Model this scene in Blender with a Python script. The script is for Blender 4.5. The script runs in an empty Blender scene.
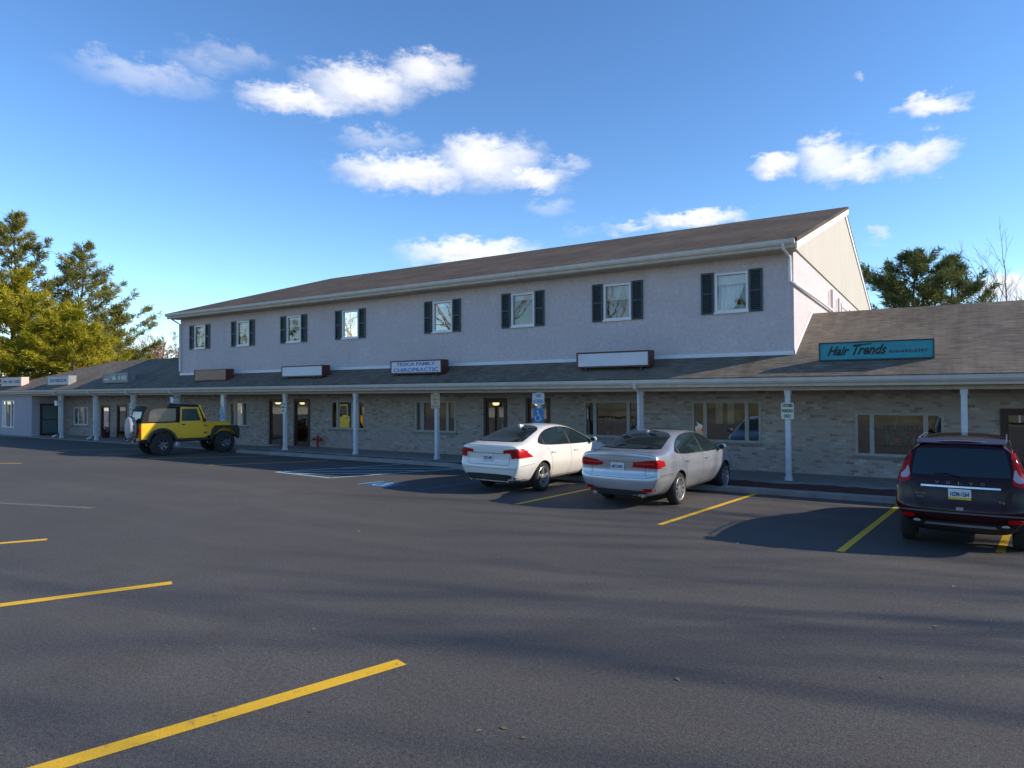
import bpy, bmesh, math, random
from mathutils import Vector, Matrix
from mathutils.bvhtree import BVHTree
from mathutils.geometry import delaunay_2d_cdt
R = math.radians
random.seed(7)
scene = bpy.context.scene
COL = scene.collection

# ------------------------------------------------------------------ materials
MATS = {}
def nmat(name):
    m = bpy.data.materials.new(name); m.use_nodes = True
    nt = m.node_tree; nt.nodes.clear()
    out = nt.nodes.new('ShaderNodeOutputMaterial')
    b = nt.nodes.new('ShaderNodeBsdfPrincipled')
    nt.links.new(b.outputs[0], out.inputs[0])
    return m, nt, b
def N(nt, t, **kw):
    n = nt.nodes.new('ShaderNode' + t)
    for k, v in kw.items():
        if k.startswith('i_'):
            n.inputs[int(k[2:])].default_value = v
        else: setattr(n, k, v)
    return n
def mixc(nt, fac, a, b, blend='MIX'):
    n = nt.nodes.new('ShaderNodeMix'); n.data_type = 'RGBA'; n.blend_type = blend
    for idx, v in ((0, fac), (6, a), (7, b)):
        if isinstance(v, bpy.types.NodeSocket): nt.links.new(v, n.inputs[idx])
        elif idx == 0: n.inputs[0].default_value = v
        else: n.inputs[idx].default_value = (*v, 1) if len(v) == 3 else v
    return n.outputs[2]
def noise(nt, vec, scale, detail=4, rough=.55):
    n = N(nt, 'TexNoise'); n.inputs['Scale'].default_value = scale
    n.inputs['Detail'].default_value = detail; n.inputs['Roughness'].default_value = rough
    if vec is not None: nt.links.new(vec, n.inputs['Vector'])
    return n.outputs[0]
def ramp(nt, fac, p0, p1, c0=(0, 0, 0, 1), c1=(1, 1, 1, 1)):
    r = N(nt, 'ValToRGB'); r.color_ramp.elements[0].position = p0; r.color_ramp.elements[1].position = p1
    r.color_ramp.elements[0].color = c0; r.color_ramp.elements[1].color = c1
    nt.links.new(fac, r.inputs[0]); return r.outputs[0]
def bump(nt, b, h, strength, dist=.02):
    n = N(nt, 'Bump'); n.inputs['Strength'].default_value = strength; n.inputs['Distance'].default_value = dist
    nt.links.new(h, n.inputs['Height']); nt.links.new(n.outputs[0], b.inputs['Normal'])
def objco(nt, scale=None):
    t = N(nt, 'TexCoord'); o = t.outputs['Object']
    if scale:
        m = N(nt, 'Mapping'); m.inputs['Scale'].default_value = scale
        nt.links.new(o, m.inputs[0]); o = m.outputs[0]
    return o
def pm(name, col, rough=.5, metal=0, var=.12, scale=4, bs=0, bscale=60, coat=0, spec=.5):
    if name in MATS: return MATS[name]
    m, nt, b = nmat(name)
    b.inputs['Roughness'].default_value = rough; b.inputs['Metallic'].default_value = metal
    b.inputs['Coat Weight'].default_value = coat; b.inputs['Coat Roughness'].default_value = .04
    b.inputs['Specular IOR Level'].default_value = spec
    o = objco(nt)
    f = noise(nt, o, scale, 5)
    c = mixc(nt, ramp(nt, f, .3, .7), [x*(1-var) for x in col], [min(1, x*(1+var)) for x in col])
    nt.links.new(c, b.inputs['Base Color'])
    if bs: bump(nt, b, noise(nt, o, bscale, 3), bs)
    MATS[name] = m; return m

def m_asphalt():
    m, nt, b = nmat('asphalt'); o = objco(nt)
    big = noise(nt, o, .16, 5, .6); mid = noise(nt, o, 1.3, 5, .65); fine = noise(nt, o, 75, 3, .7)
    c = mixc(nt, ramp(nt, big, .35, .68), (.104, .097, .091), (.150, .138, .127))
    c = mixc(nt, ramp(nt, mid, .42, .7), c, (.114, .102, .091))
    st = N(nt, 'TexNoise'); st.inputs['Scale'].default_value = 1.0; st.inputs['Detail'].default_value = 6
    ms = N(nt, 'Mapping'); ms.inputs['Scale'].default_value = (.12, .8, 1); ms.inputs['Rotation'].default_value = (0, 0, R(14))
    nt.links.new(o, ms.inputs[0]); nt.links.new(ms.outputs[0], st.inputs['Vector'])
    c = mixc(nt, ramp(nt, st.outputs[0], .5, .75, (0, 0, 0, 1), (.5, .5, .5, 1)), c, (.185, .163, .142))
    c = mixc(nt, ramp(nt, fine, .30, .72), [.45]*3, [1.75]*3) if False else c
    g = ramp(nt, fine, .36, .66, (.30, .30, .31, 1), (1.0, 1.0, 1.0, 1))
    c = mixc(nt, 1.0, c, g, 'MULTIPLY')
    g2 = ramp(nt, noise(nt, o, 26, 4, .75), .36, .64, (.66, .66, .66, 1), (1.25, 1.25, 1.25, 1))
    c = mixc(nt, 1.0, c, g2, 'MULTIPLY')
    vor = N(nt, 'TexVoronoi'); vor.inputs['Scale'].default_value = 34; nt.links.new(o, vor.inputs['Vector'])
    sp = ramp(nt, vor.outputs['Distance'], .05, .14, (1, 1, 1, 1), (0, 0, 0, 1))
    rs = ramp(nt, noise(nt, o, 9, 2), .62, .66)
    sp2 = mixc(nt, 1.0, sp, rs, 'MULTIPLY')
    c = mixc(nt, sp2, c, (.36, .34, .31))
    nt.links.new(c, b.inputs['Base Color'])
    b.inputs['Roughness'].default_value = .82; b.inputs['Specular IOR Level'].default_value = .35
    bump(nt, b, fine, .55, .012)
    return m
def m_brick():
    m, nt, b = nmat('weathered_brick')
    t = N(nt, 'TexCoord'); s = N(nt, 'SeparateXYZ'); c_ = N(nt, 'CombineXYZ')
    nt.links.new(t.outputs['Object'], s.inputs[0])
    ad = N(nt, 'Math', operation='ADD'); nt.links.new(s.outputs[0], ad.inputs[0]); nt.links.new(s.outputs[1], ad.inputs[1])
    nt.links.new(ad.outputs[0], c_.inputs[0]); nt.links.new(s.outputs[2], c_.inputs[1])
    v = c_.outputs[0]
    br = N(nt, 'TexBrick'); br.inputs['Scale'].default_value = 1; br.inputs['Brick Width'].default_value = .21
    br.inputs['Row Height'].default_value = .077; br.inputs['Mortar Size'].default_value = .006
    br.inputs['Color1'].default_value = (0, 0, 0, 1); br.inputs['Color2'].default_value = (1, 1, 1, 1); br.inputs['Bias'].default_value = 0
    br.inputs['Mortar'].default_value = (.5, .5, .5, 1)
    nt.links.new(v, br.inputs['Vector'])
    r = N(nt, 'ValToRGB'); e = r.color_ramp; e.interpolation = 'LINEAR'
    e.elements[0].position = 0; e.elements[0].color = (.26, .165, .12, 1)
    e.elements[1].position = 1; e.elements[1].color = (.55, .51, .47, 1)
    for p_, cc in ((.25, (.42, .31, .24, 1)), (.5, (.45, .385, .335, 1)), (.75, (.36, .32, .30, 1)), (.93, (.48, .41, .35, 1))):
        x = e.elements.new(p_); x.color = cc
    nt.links.new(br.outputs['Color'], r.inputs[0])
    n1 = noise(nt, v, 6, 4)
    c = mixc(nt, ramp(nt, n1, .45, .8), r.outputs[0], (.40, .35, .31))
    n2 = noise(nt, v, .55, 4)
    c = mixc(nt, ramp(nt, n2, .45, .72, (0, 0, 0, 1), (.45, .45, .45, 1)), c, (.36, .28, .21))
    mor = mixc(nt, br.outputs['Fac'], c, (.40, .365, .335))
    nt.links.new(mor, b.inputs['Base Color']); b.inputs['Roughness'].default_value = .9
    h = N(nt, 'Math', operation='SUBTRACT'); nt.links.new(n1, h.inputs[0]); nt.links.new(br.outputs['Fac'], h.inputs[1])
    bump(nt, b, h.outputs[0], .5, .012)
    return m
def m_shingle(name, c0, c1, c2):
    m, nt, b = nmat(name); o = objco(nt)
    br = N(nt, 'TexBrick'); br.inputs['Scale'].default_value = 1; br.inputs['Brick Width'].default_value = .30
    br.inputs['Row Height'].default_value = .145; br.inputs['Mortar Size'].default_value = .006; br.inputs['Bias'].default_value = 0
    br.inputs['Color1'].default_value = (0, 0, 0, 1); br.inputs['Color2'].default_value = (1, 1, 1, 1); br.inputs['Mortar'].default_value = (0, 0, 0, 1)
    nt.links.new(o, br.inputs['Vector'])
    av = [(x+y)/2 for x, y in zip(c0, c1)]
    c = mixc(nt, ramp(nt, br.outputs['Color'], .1, .9), c0, c1)
    c = mixc(nt, .45, c, av)
    c = mixc(nt, ramp(nt, noise(nt, o, 1.1, 6, .65), .38, .66), c, c2)
    hz = N(nt, 'Mapping'); hz.inputs['Scale'].default_value = (1.2, 7.0, 1); nt.links.new(o, hz.inputs[0])
    c = mixc(nt, ramp(nt, noise(nt, hz.outputs[0], 1.6, 6, .7), .40, .66, (0, 0, 0, 1), (.95, .95, .95, 1)), c, [x*.42 for x in c0])
    c = mixc(nt, ramp(nt, noise(nt, o, .35, 4, .6), .45, .7, (0, 0, 0, 1), (.5, .5, .5, 1)), c, [c1[0]*1.1, c1[1]*1.08, c1[2]])
    str_ = N(nt, 'Mapping'); str_.inputs['Scale'].default_value = (1.6, .18, 1); nt.links.new(o, str_.inputs[0])
    c = mixc(nt, ramp(nt, noise(nt, str_.outputs[0], 2, 5), .48, .75, (0, 0, 0, 1), (.6, .6, .6, 1)), c, [x*.55 for x in c0])
    g = ramp(nt, noise(nt, o, 90, 2), .3, .7, (.7, .7, .7, 1), (1, 1, 1, 1))
    c = mixc(nt, 1, c, g, 'MULTIPLY')
    jf = mixc(nt, 1.0, br.outputs['Fac'], (.45, .45, .45), 'MULTIPLY'); c = mixc(nt, jf, c, [x*.5 for x in c0])
    nt.links.new(c, b.inputs['Base Color']); b.inputs['Roughness'].default_value = .95; b.inputs['Specular IOR Level'].default_value = .2
    bump(nt, b, br.outputs['Color'], .35, .02)
    return m
def m_stucco(name, col):
    m, nt, b = nmat(name); o = objco(nt)
    f = noise(nt, o, .9, 7, .72); g = noise(nt, o, 9, 7, .75)
    c = mixc(nt, ramp(nt, f, .32, .68), [x*.86 for x in col], [x*1.05 for x in col])
    c = mixc(nt, ramp(nt, g, .34, .62), [x*.74 for x in col], c)
    vs = N(nt, 'Mapping'); vs.inputs['Scale'].default_value = (1.8, 1.8, .14); nt.links.new(o, vs.inputs[0])
    c = mixc(nt, ramp(nt, noise(nt, vs.outputs[0], 1.6, 5, .6), .52, .78, (0, 0, 0, 1), (.4, .4, .4, 1)), c, [x*.7 for x in col])
    nt.links.new(c, b.inputs['Base Color']); b.inputs['Roughness'].default_value = .92
    bump(nt, b, g, .7, .03)
    return m
def m_siding(name, col):
    m, nt, b = nmat(name); o = objco(nt)
    ms = N(nt, 'Mapping'); ms.inputs['Scale'].default_value = (1, .9, .12); nt.links.new(o, ms.inputs[0])
    f = noise(nt, ms.outputs[0], 2.2, 5)
    c = mixc(nt, ramp(nt, f, .35, .75), [x*.88 for x in col], col)
    nt.links.new(c, b.inputs['Base Color']); b.inputs['Roughness'].default_value = .7
    w = N(nt, 'TexWave', wave_type='BANDS', bands_direction='Z', wave_profile='SAW'); w.inputs['Scale'].default_value = 1.3
    nt.links.new(o, w.inputs[0]); bump(nt, b, w.outputs[1], .15, .02)
    return m
def m_glass(name, tint=(.02, .025, .025), refl=.3, clear=.6):
    """coated window glass: a mirror-like share, a clear share and a dark tint"""
    m = bpy.data.materials.new(name); m.use_nodes = True; nt = m.node_tree; nt.nodes.clear()
    out = N(nt, 'OutputMaterial'); gl = N(nt, 'BsdfGlossy'); gl.inputs['Roughness'].default_value = .015
    gl.inputs['Color'].default_value = (.95, .95, .9, 1)
    tr = N(nt, 'BsdfTransparent'); tr.inputs['Color'].default_value = (clear, clear, clear, 1)
    fr = N(nt, 'Fresnel'); fr.inputs[0].default_value = 1.5
    ad = N(nt, 'Math', operation='ADD', use_clamp=True); ad.inputs[1].default_value = refl
    nt.links.new(fr.outputs[0], ad.inputs[0])
    o = objco(nt); bp = N(nt, 'Bump'); bp.inputs['Strength'].default_value = .02; bp.inputs['Distance'].default_value = .05
    nt.links.new(noise(nt, o, 1.2, 2), bp.inputs['Height']); nt.links.new(bp.outputs[0], gl.inputs['Normal'])
    mx = N(nt, 'MixShader'); nt.links.new(ad.outputs[0], mx.inputs[0]); nt.links.new(tr.outputs[0], mx.inputs[1]); nt.links.new(gl.outputs[0], mx.inputs[2])
    nt.links.new(mx.outputs[0], out.inputs[0]); return m
def m_leaf(name, c0, c1, c2, sc=.8):
    m, nt, b = nmat(name); o = objco(nt)
    f = noise(nt, o, sc, 3); g = noise(nt, o, 7, 2)
    c = mixc(nt, ramp(nt, f, .38, .62), c0, c1); c = mixc(nt, ramp(nt, g, .5, .75), c, c2)
    nt.links.new(c, b.inputs['Base Color']); b.inputs['Roughness'].default_value = .7; b.inputs['Specular IOR Level'].default_value = .25
    b.inputs['Transmission Weight'].default_value = 0
    ts = N(nt, 'BsdfTranslucent'); nt.links.new(c, ts.inputs[0])
    mx = N(nt, 'MixShader'); mx.inputs[0].default_value = .3
    out = [n for n in nt.nodes if n.type == 'OUTPUT_MATERIAL'][0]
    nt.links.new(b.outputs[0], mx.inputs[1]); nt.links.new(ts.outputs[0], mx.inputs[2]); nt.links.new(mx.outputs[0], out.inputs[0])
    return m
def m_paint(name, col, metal=0, rough=.28, coat=1, spec=.5):
    m, nt, b = nmat(name); o = objco(nt)
    c = mixc(nt, ramp(nt, noise(nt, o, 1.4, 3), .3, .7), [x*.95 for x in col], col)
    nt.links.new(c, b.inputs['Base Color']); b.inputs['Roughness'].default_value = rough; b.inputs['Metallic'].default_value = metal
    b.inputs['Coat Weight'].default_value = coat; b.inputs['Coat Roughness'].default_value = .03; b.inputs['Specular IOR Level'].default_value = spec
    return m
def m_emit(name, col, s):
    m, nt, b = nmat(name); b.inputs['Base Color'].default_value = (*col, 1)
    b.inputs['Emission Color'].default_value = (*col, 1); b.inputs['Emission Strength'].default_value = s
    return m
def m_line(name, col, wear=.58):
    m, nt, b = nmat(name); o = objco(nt)
    f = noise(nt, o, 9, 8, .8); f2 = noise(nt, o, 60, 3)
    c = mixc(nt, ramp(nt, f2, .3, .7), [x*.8 for x in col], col)
    c = mixc(nt, ramp(nt, f, wear, wear+.09), c, [x*.35+.04 for x in col])
    nt.links.new(c, b.inputs['Base Color']); b.inputs['Roughness'].default_value = .7; bump(nt, b, f2, .3, .01)
    return m

# ------------------------------------------------------------------ mesh helpers
class MB:
    def __init__(s): s.v = []; s.f = []; s.mi = []; s.cur = 0
    def add(s, vs, fs):
        n = len(s.v); s.v += [tuple(v) for v in vs]; s.f += [[i+n for i in f] for f in fs]; s.mi += [s.cur]*len(fs); return s
    def box(s, x0, x1, y0, y1, z0, z1):
        return s.add([(x0,y0,z0),(x1,y0,z0),(x1,y1,z0),(x0,y1,z0),(x0,y0,z1),(x1,y0,z1),(x1,y1,z1),(x0,y1,z1)],
                     [[3,2,1,0],[4,5,6,7],[0,1,5,4],[1,2,6,5],[2,3,7,6],[3,0,4,7]])
    def obox(s, c, ax, ay, az, hx, hy, hz):
        c = Vector(c); P = []
        for k in (-1, 1):
            for i, j in ((-1,-1),(1,-1),(1,1),(-1,1)): P.append(c+ax*hx*i+ay*hy*j+az*hz*k)
        return s.add(P, [[3,2,1,0],[4,5,6,7],[0,1,5,4],[1,2,6,5],[2,3,7,6],[3,0,4,7]])
    def quad(s, a, b, c, d): return s.add([a, b, c, d], [[0,1,2,3]])
    def poly(s, pts): return s.add(pts, [list(range(len(pts)))])
    def prism(s, poly, axis, a, b):
        """poly 2D: axis 'x' -> (y,z); 'y' -> (x,z); 'z' -> (x,y)"""
        def P(q, t): return {'x': (t, q[0], q[1]), 'y': (q[0], t, q[1]), 'z': (q[0], q[1], t)}[axis]
        n = len(poly)
        vs = [P(q, a) for q in poly]+[P(q, b) for q in poly]
        fs = [list(range(n))[::-1], [i+n for i in range(n)]]
        for i in range(n): j = (i+1) % n; fs.append([i, j, j+n, i+n])
        return s.add(vs, fs)
    def tube(s, path, r, n=8, cap=True):
        path = [Vector(p) for p in path]; m = len(path); rs = r if isinstance(r, (list, tuple)) else [r]*m
        vs = []
        for i, p in enumerate(path):
            d = (path[min(i+1, m-1)]-path[max(i-1, 0)]).normalized()
            u = d.orthogonal().normalized() if abs(d.z) > .9 else d.cross(Vector((0,0,1))).normalized()
            if abs(d.z) > .9: u = Vector((1,0,0)) - d*d.x; u.normalize()
            w = d.cross(u)
            for k in range(n):
                a = 2*math.pi*k/n; vs.append(p+(u*math.cos(a)+w*math.sin(a))*rs[i])
        fs = []
        for i in range(m-1):
            for k in range(n):
                k2 = (k+1) % n; fs.append([i*n+k, i*n+k2, (i+1)*n+k2, (i+1)*n+k])
        if cap: fs += [list(range(n))[::-1], [(m-1)*n+k for k in range(n)]]
        return s.add(vs, fs)
    def lathe(s, prof, c, axis='x', n=28, closed=False, cap=True):
        """prof: (t along axis, radius)"""
        vs = []; c = Vector(c)
        for t, r in prof:
            for k in range(n):
                a = 2*math.pi*k/n; p, q = r*math.cos(a), r*math.sin(a)
                vs.append(c+Vector({'x': (t, p, q), 'y': (p, t, q), 'z': (p, q, t)}[axis]))
        fs = []; m = len(prof)
        for i in range(m if closed else m-1):
            i2 = (i+1) % m
            for k in range(n):
                k2 = (k+1) % n; fs.append([i*n+k, i*n+k2, i2*n+k2, i2*n+k])
        if not closed and cap: fs += [list(range(n))[::-1], [(m-1)*n+k for k in range(n)]]
        return s.add(vs, fs)
    def build(s, name, mats, parent=None, smooth=False, local=False, bevel=0):
        me = bpy.data.meshes.new(name)
        off = Vector((0,0,0))
        o = bpy.data.objects.new(name, me); COL.objects.link(o)
        if parent is not None:
            o.parent = parent
            if not local:
                q = parent
                while q is not None: off += Vector(q.location); q = q.parent
        me.from_pydata([tuple(Vector(v)-off) for v in s.v], [], s.f)
        for m in (mats if isinstance(mats, (list, tuple)) else [mats]): me.materials.append(m)
        if len(me.materials) > 1: me.polygons.foreach_set('material_index', s.mi)
        me.update()
        bm = bmesh.new(); bm.from_mesh(me); bmesh.ops.recalc_face_normals(bm, faces=bm.faces); bm.to_mesh(me); bm.free()
        if smooth:
            me.polygons.foreach_set('use_smooth', [True]*len(me.polygons))
            me.set_sharp_from_angle(angle=R(38))
        if bevel:
            md = o.modifiers.new('bevel', 'BEVEL'); md.width = bevel; md.segments = 2; md.limit_method = 'ANGLE'
        return o
def tag(o, label=None, cat=None, group=None, kind=None):
    if label: o['label'] = label
    if cat: o['category'] = cat
    if group: o['group'] = group
    if kind: o['kind'] = kind
    return o
def empty(name, loc, rz=0, label=None, cat=None, group=None, parent=None):
    o = bpy.data.objects.new(name, None); COL.objects.link(o); o.location = loc; o.rotation_euler = (0, 0, rz)
    o.empty_display_size = .3
    if parent: o.parent = parent
    return tag(o, label, cat, group)
def text_mesh(name, body, size, mat, parent, origin, ux, uy, width=None, extrude=.004, shear=0, align='CENTER', bold=0):
    cu = bpy.data.curves.new(name, 'FONT'); cu.body = body; cu.size = size; cu.extrude = extrude; cu.shear = shear
    cu.align_x = align; cu.align_y = 'CENTER'; cu.resolution_u = 2; cu.offset = bold
    t = bpy.data.objects.new(name, cu); COL.objects.link(t)
    dg = bpy.context.evaluated_depsgraph_get(); dg.update()
    me = bpy.data.meshes.new_from_object(t.evaluated_get(dg)); bpy.data.objects.remove(t)
    xs = [v.co.x for v in me.vertices] or [0]
    sx = 1
    if width and max(xs) > min(xs): sx = width/(max(xs)-min(xs))
    ux = Vector(ux); uy = Vector(uy); un = ux.cross(uy)
    o = bpy.data.objects.new(name, me); COL.objects.link(o); o.parent = parent
    for v in me.vertices: v.co = Vector(origin)+ux*v.co.x*sx+uy*v.co.y+un*v.co.z
    me.materials.clear(); me.materials.append(mat)
    return o
# ------------------------------------------------------------------ setting
WHITE = pm('white_trim', (.72, .71, .72), .5, var=.06)
POSTM = pm('post_white', (.60, .61, .63), .5, var=.08)
GUT = pm('gutter_white', (.60, .57, .53), .4, var=.08)
SOFF = pm('soffit_beige', (.50, .43, .34), .7)
DARKFR = pm('dark_bronze', (.06, .022, .016), .45)
CONC = pm('concrete', (.25, .232, .21), .9, var=.18, scale=3, bs=.3, bscale=40)
SHUT = pm('shutter_green', (.022, .042, .052), .5, var=.15)
MAROON = pm('maroon_sign_case', (.085, .022, .018), .45, var=.2)
BLACK = pm('black_plastic', (.018, .018, .019), .55)
RUB = pm('tyre_rubber', (.022, .021, .021), .85)
CHROME = pm('chrome', (.75, .75, .76), .15, metal=1)
GREYMET = pm('grey_metal', (.35, .36, .37), .45, metal=.6)
INTER = pm('interior_paint', (.36, .25, .15), .8, var=.35, scale=1.2)
GLASS = m_glass('window_glass', refl=.15, clear=.75)
UGLASS = m_glass('upper_window_glass', refl=.07, clear=.88)
BRICK = m_brick()
ROOFA = m_shingle('roof_shingle_brown', (.085, .063, .045), (.19, .145, .105), (.13, .10, .075))
ROOFB = m_shingle('roof_shingle_tan', (.19, .155, .12), (.30, .25, .195), (.235, .195, .155))
STUC = m_stucco('stucco_wall', (.61, .54, .55))
SIDE = m_siding('gable_siding', (.47, .425, .36))
YEL = m_line('yellow_road_paint', (.80, .46, .012), .555)
LBL = m_line('blue_white_road_paint', (.38, .62, .68), .54)
BLU = m_line('blue_road_paint', (.025, .12, .30), .47)
LAWN = pm('lawn', (.125, .112, .06), .95, var=.55, scale=.35, bs=.5, bscale=6)
MULCH = pm('red_mulch', (.085, .028, .022), .95, var=.4, scale=14, bs=.8, bscale=30)
ASPH = m_asphalt()

g = MB(); g.quad((-300,-300,-.02), (300,-300,-.02), (300,300,-.02), (-300,300,-.02)); tag(g.build('ground', LAWN), kind='structure')
g = MB(); g.quad((-120,-18,0), (60,-18,0), (60,60,0), (-120,60,0)); tag(g.build('parking_lot', ASPH), kind='structure')
g = MB()
g.box(-27, 18, 19.3, 21.395, .0, .13); g.box(-27.0, 18, 19.15, 19.3, 0, .12)
tag(g.build('walkway', CONC), kind='structure')
g = MB(); g.box(-60, -27.003, 19.0, 21.395, 0, .03); tag(g.build('pavement', CONC), kind='structure')
g = MB()
prof = [(17.42, 0), (17.44, .11), (17.47, .135), (17.62, .135), (17.62, 0)]
pts = [(-13, 17.45)]
g.prism(prof, 'x', -12.5, 18)
g.prism([(y+1.1, z) for y, z in prof], 'x', -26.4, -14.6)
g.prism([(-14.6, 18.52), (-14.6, 18.72), (-12.5, 17.62), (-12.5, 17.42)], 'z', 0, .134)
tag(g.build('kerb', CONC), kind='structure')
g = MB(); nx = 150
random.seed(3)
for (x0, x1, y0, y1) in ((-12.4, 18, 17.625, 19.145), (-26.4, -12.4, 18.73, 19.145)):
    nx = int((x1-x0)/.25); ny = 7
    vs = []; fs = []
    for j in range(ny):
        for i in range(nx+1):
            vs.append((x0+(x1-x0)*i/nx, y0+(y1-y0)*j/(ny-1), .085+random.uniform(-.02, .025)+.03*math.sin(j/(ny-1)*3.14)))
    for j in range(ny-1):
        for i in range(nx): a = j*(nx+1)+i; fs.append([a, a+1, a+nx+2, a+nx+1])
    g.add(vs, fs)
tag(g.build('planting_bed', MULCH, smooth=True), kind='structure')

def line(name, a, b, w, mat, z=.004):
    a = Vector((*a, 0)); b = Vector((*b, 0)); d = (b-a).normalized(); n = Vector((-d.y, d.x, 0))*w/2
    m = MB(); L = (b-a).length; k = max(2, int(L/.25)); vs = []; fs = []
    for i in range(k+1):
        p = a+d*L*i/k; jt = random.uniform(-.006, .006)
        vs += [p-n*(1+jt)+Vector((0,0,z)), p+n*(1+jt)+Vector((0,0,z))]
        if i: fs.append([2*i-2, 2*i, 2*i+1, 2*i-1])
    m.add(vs, fs); o = m.build(name, mat); tag(o, kind='structure'); return o
for a, b in (((-4.70, 12.35), (-4.15, 17.35)), ((-1.53, 11.7), (-1.05, 17.3)), ((-8.31, 12.95), (-7.9, 17.3)), ((.55, 12.9), (1.0, 17.3)),
             ((3.6, 12.6), (4.1, 17.3)), ((6.7, 12.6), (7.2, 17.3))):
    line('yellow_stall_line', a, b, .115, YEL)
for a, b in (((-5.2, 1.7), (-4.3, 4.75)), ((-10.4, 1.6), (-8.68, 5.14)), ((-15.2, 2.0), (-13.16, 5.55))):
    line('yellow_stall_line', a, b, .165, YEL)
line('worn_stall_line', (-20.2, 6.4), (-16.0, 7.65), .14, m_line('worn_road_paint', (.26, .20, .13), .42))
for a, b in (((-22.35, 14.6), (-19.9, 17.9)), ((-26.9, 14.85), (-23.6, 18.3)), ((-30.6, 14.85), (-27.4, 18.4)), ((-34.6, 14.9), (-31.4, 18.5)), ((-31, 10.4), (-29.1, 11.4))):
    line('yellow_stall_line', a, b, .12, YEL)
# access aisle beside the accessible stall
for a, b in (((-18.5, 14.42), (-15.72, 14.22)), ((-18.5, 14.42), (-16.6, 18.3)), ((-15.72, 14.22), (-13.9, 18.4)),
             ((-18.4, 14.6), (-14.6, 17.2)), ((-17.5, 14.45), (-15.0, 16.1)), ((-17.7, 16.2), (-14.0, 18.4))):
    line('blue_aisle_line', a, b, .11, LBL)
line('blue_aisle_line', (-11.75, 13.55), (-11.2, 17.3), .10, BLU, .004)
def ground_symbol():
    # blue square with a pale wheelchair figure, lying on the asphalt
    M_ = Matrix.Translation((-13.3, 13.98, 0)) @ Matrix.Rotation(R(-10), 4, 'Z') @ Matrix.Scale(.74, 4)
    sq = MB(); sq.add([M_ @ Vector(p) for p in ((-.8,-.55,.004),(.8,-.55,.004),(.8,.55,.004),(-.8,.55,.004))], [[0,1,2,3]])
    tag(sq.build('accessible_stall_symbol', BLU), kind='structure')
    f = MB()
    for x0, x1, y0, y1 in ((-.86,-.80,-.6,.6),):
        f.add([M_ @ Vector(p) for p in ((x0,y0,.004),(x1,y0,.004),(x1,y1,.004),(x0,y1,.004))], [[0,1,2,3]])
    for vs, fs in wheelchair(.5):
        f.add([M_ @ Vector((x, y, .008)) for x, y in vs], fs)
    tag(f.build('symbol_paint', LBL), kind='structure')
def wheelchair(s):
    """flat wheelchair figure as strips, centred, height about 2s"""
    out = []
    def strip(pts, w):
        vs = []; fs = []
        for i, p in enumerate(pts):
            p = Vector(p); d = (Vector(pts[min(i+1, len(pts)-1)])-Vector(pts[max(i-1, 0)])).normalized(); n = Vector((-d.y, d.x))*w
            vs += [tuple((p-n)*s), tuple((p+n)*s)]
            if i: fs.append([2*i-2, 2*i, 2*i+1, 2*i-1])
        out.append((vs, fs))
    out.append(([(s*(-.12+.15*math.cos(a*math.pi/6)), s*(.78+.15*math.sin(a*math.pi/6))) for a in range(12)], [list(range(12))]))
    strip([(-.12,.6), (-.06,.05), (.3,.05), (.5,-.6), (.68,-.52)], .075)
    strip([(-.1,.3), (.28,.3)], .06)
    strip([(-.1+.48*math.cos(t), -.32+.48*math.sin(t)) for t in [R(130)+R(215)*i/12 for i in range(13)]], .065)
    return out
ground_symbol()

# ------------------------------------------------------------------ building
YW, YP, XG, XL = 21.4, 19.5, -3.77, -33.75
YU = 20.4            # upper wall stands forward of the shopfronts
def wall_holes(mb, y, x0, x1, z0, z1, holes, depth=.14):
    xs = sorted({x0, x1, *[h[0] for h in holes], *[h[1] for h in holes]})
    zs = sorted({z0, z1, *[h[2] for h in holes], *[h[3] for h in holes]})
    for i in range(len(xs)-1):
        for j in range(len(zs)-1):
            cx, cz = (xs[i]+xs[i+1])/2, (zs[j]+zs[j+1])/2
            if any(h[0] < cx < h[1] and h[2] < cz < h[3] for h in holes): continue
            mb.quad((xs[i],y,zs[j]), (xs[i+1],y,zs[j]), (xs[i+1],y,zs[j+1]), (xs[i],y,zs[j+1]))
    for a, b, c, d in holes:
        mb.quad((a,y,c), (a,y+depth,c), (a,y+depth,d), (a,y,d)); mb.quad((b,y+depth,c), (b,y,c), (b,y,d), (b,y+depth,d))
        mb.quad((a,y,d), (a,y+depth,d), (b,y+depth,d), (b,y,d)); mb.quad((a,y+depth,c), (a,y,c), (b,y,c), (b,y+depth,c))
def frame(mb, x0, x1, z0, z1, y0, y1, w, sides='lrtb'):
    if 'l' in sides: mb.box(x0, x0+w, y0, y1, z0, z1)
    if 'r' in sides: mb.box(x1-w, x1, y0, y1, z0, z1)
    a, b = (x0+w if 'l' in sides else x0), (x1-w if 'r' in sides else x1)
    if 't' in sides: mb.box(a, b, y0, y1, z1-w, z1)
    if 'b' in sides: mb.box(a, b, y0, y1, z0, z0+w)
def sheet(x0, x1, y, z0, z1): return MB().quad((x0,y,z0), (x1,y,z0), (x1,y,z1), (x0,y,z1))

BLD = empty('two_storey_building', ((XG+XL)/2, YW, 0), 0,
            'long two storey building with mauve stucco upper floor over brick shopfronts and white gable', 'building')
RW = empty('shop_wing', (8, YW, 0), 0, 'single storey brick shop wing whose tan shingle roof carries the teal sign', 'building', 'single storey wings')
LW = empty('shop_wing', (-45, YW, 0), 0, 'single storey shop wing below the pines, its shingle roof half in shadow', 'building', 'single storey wings')

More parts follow.
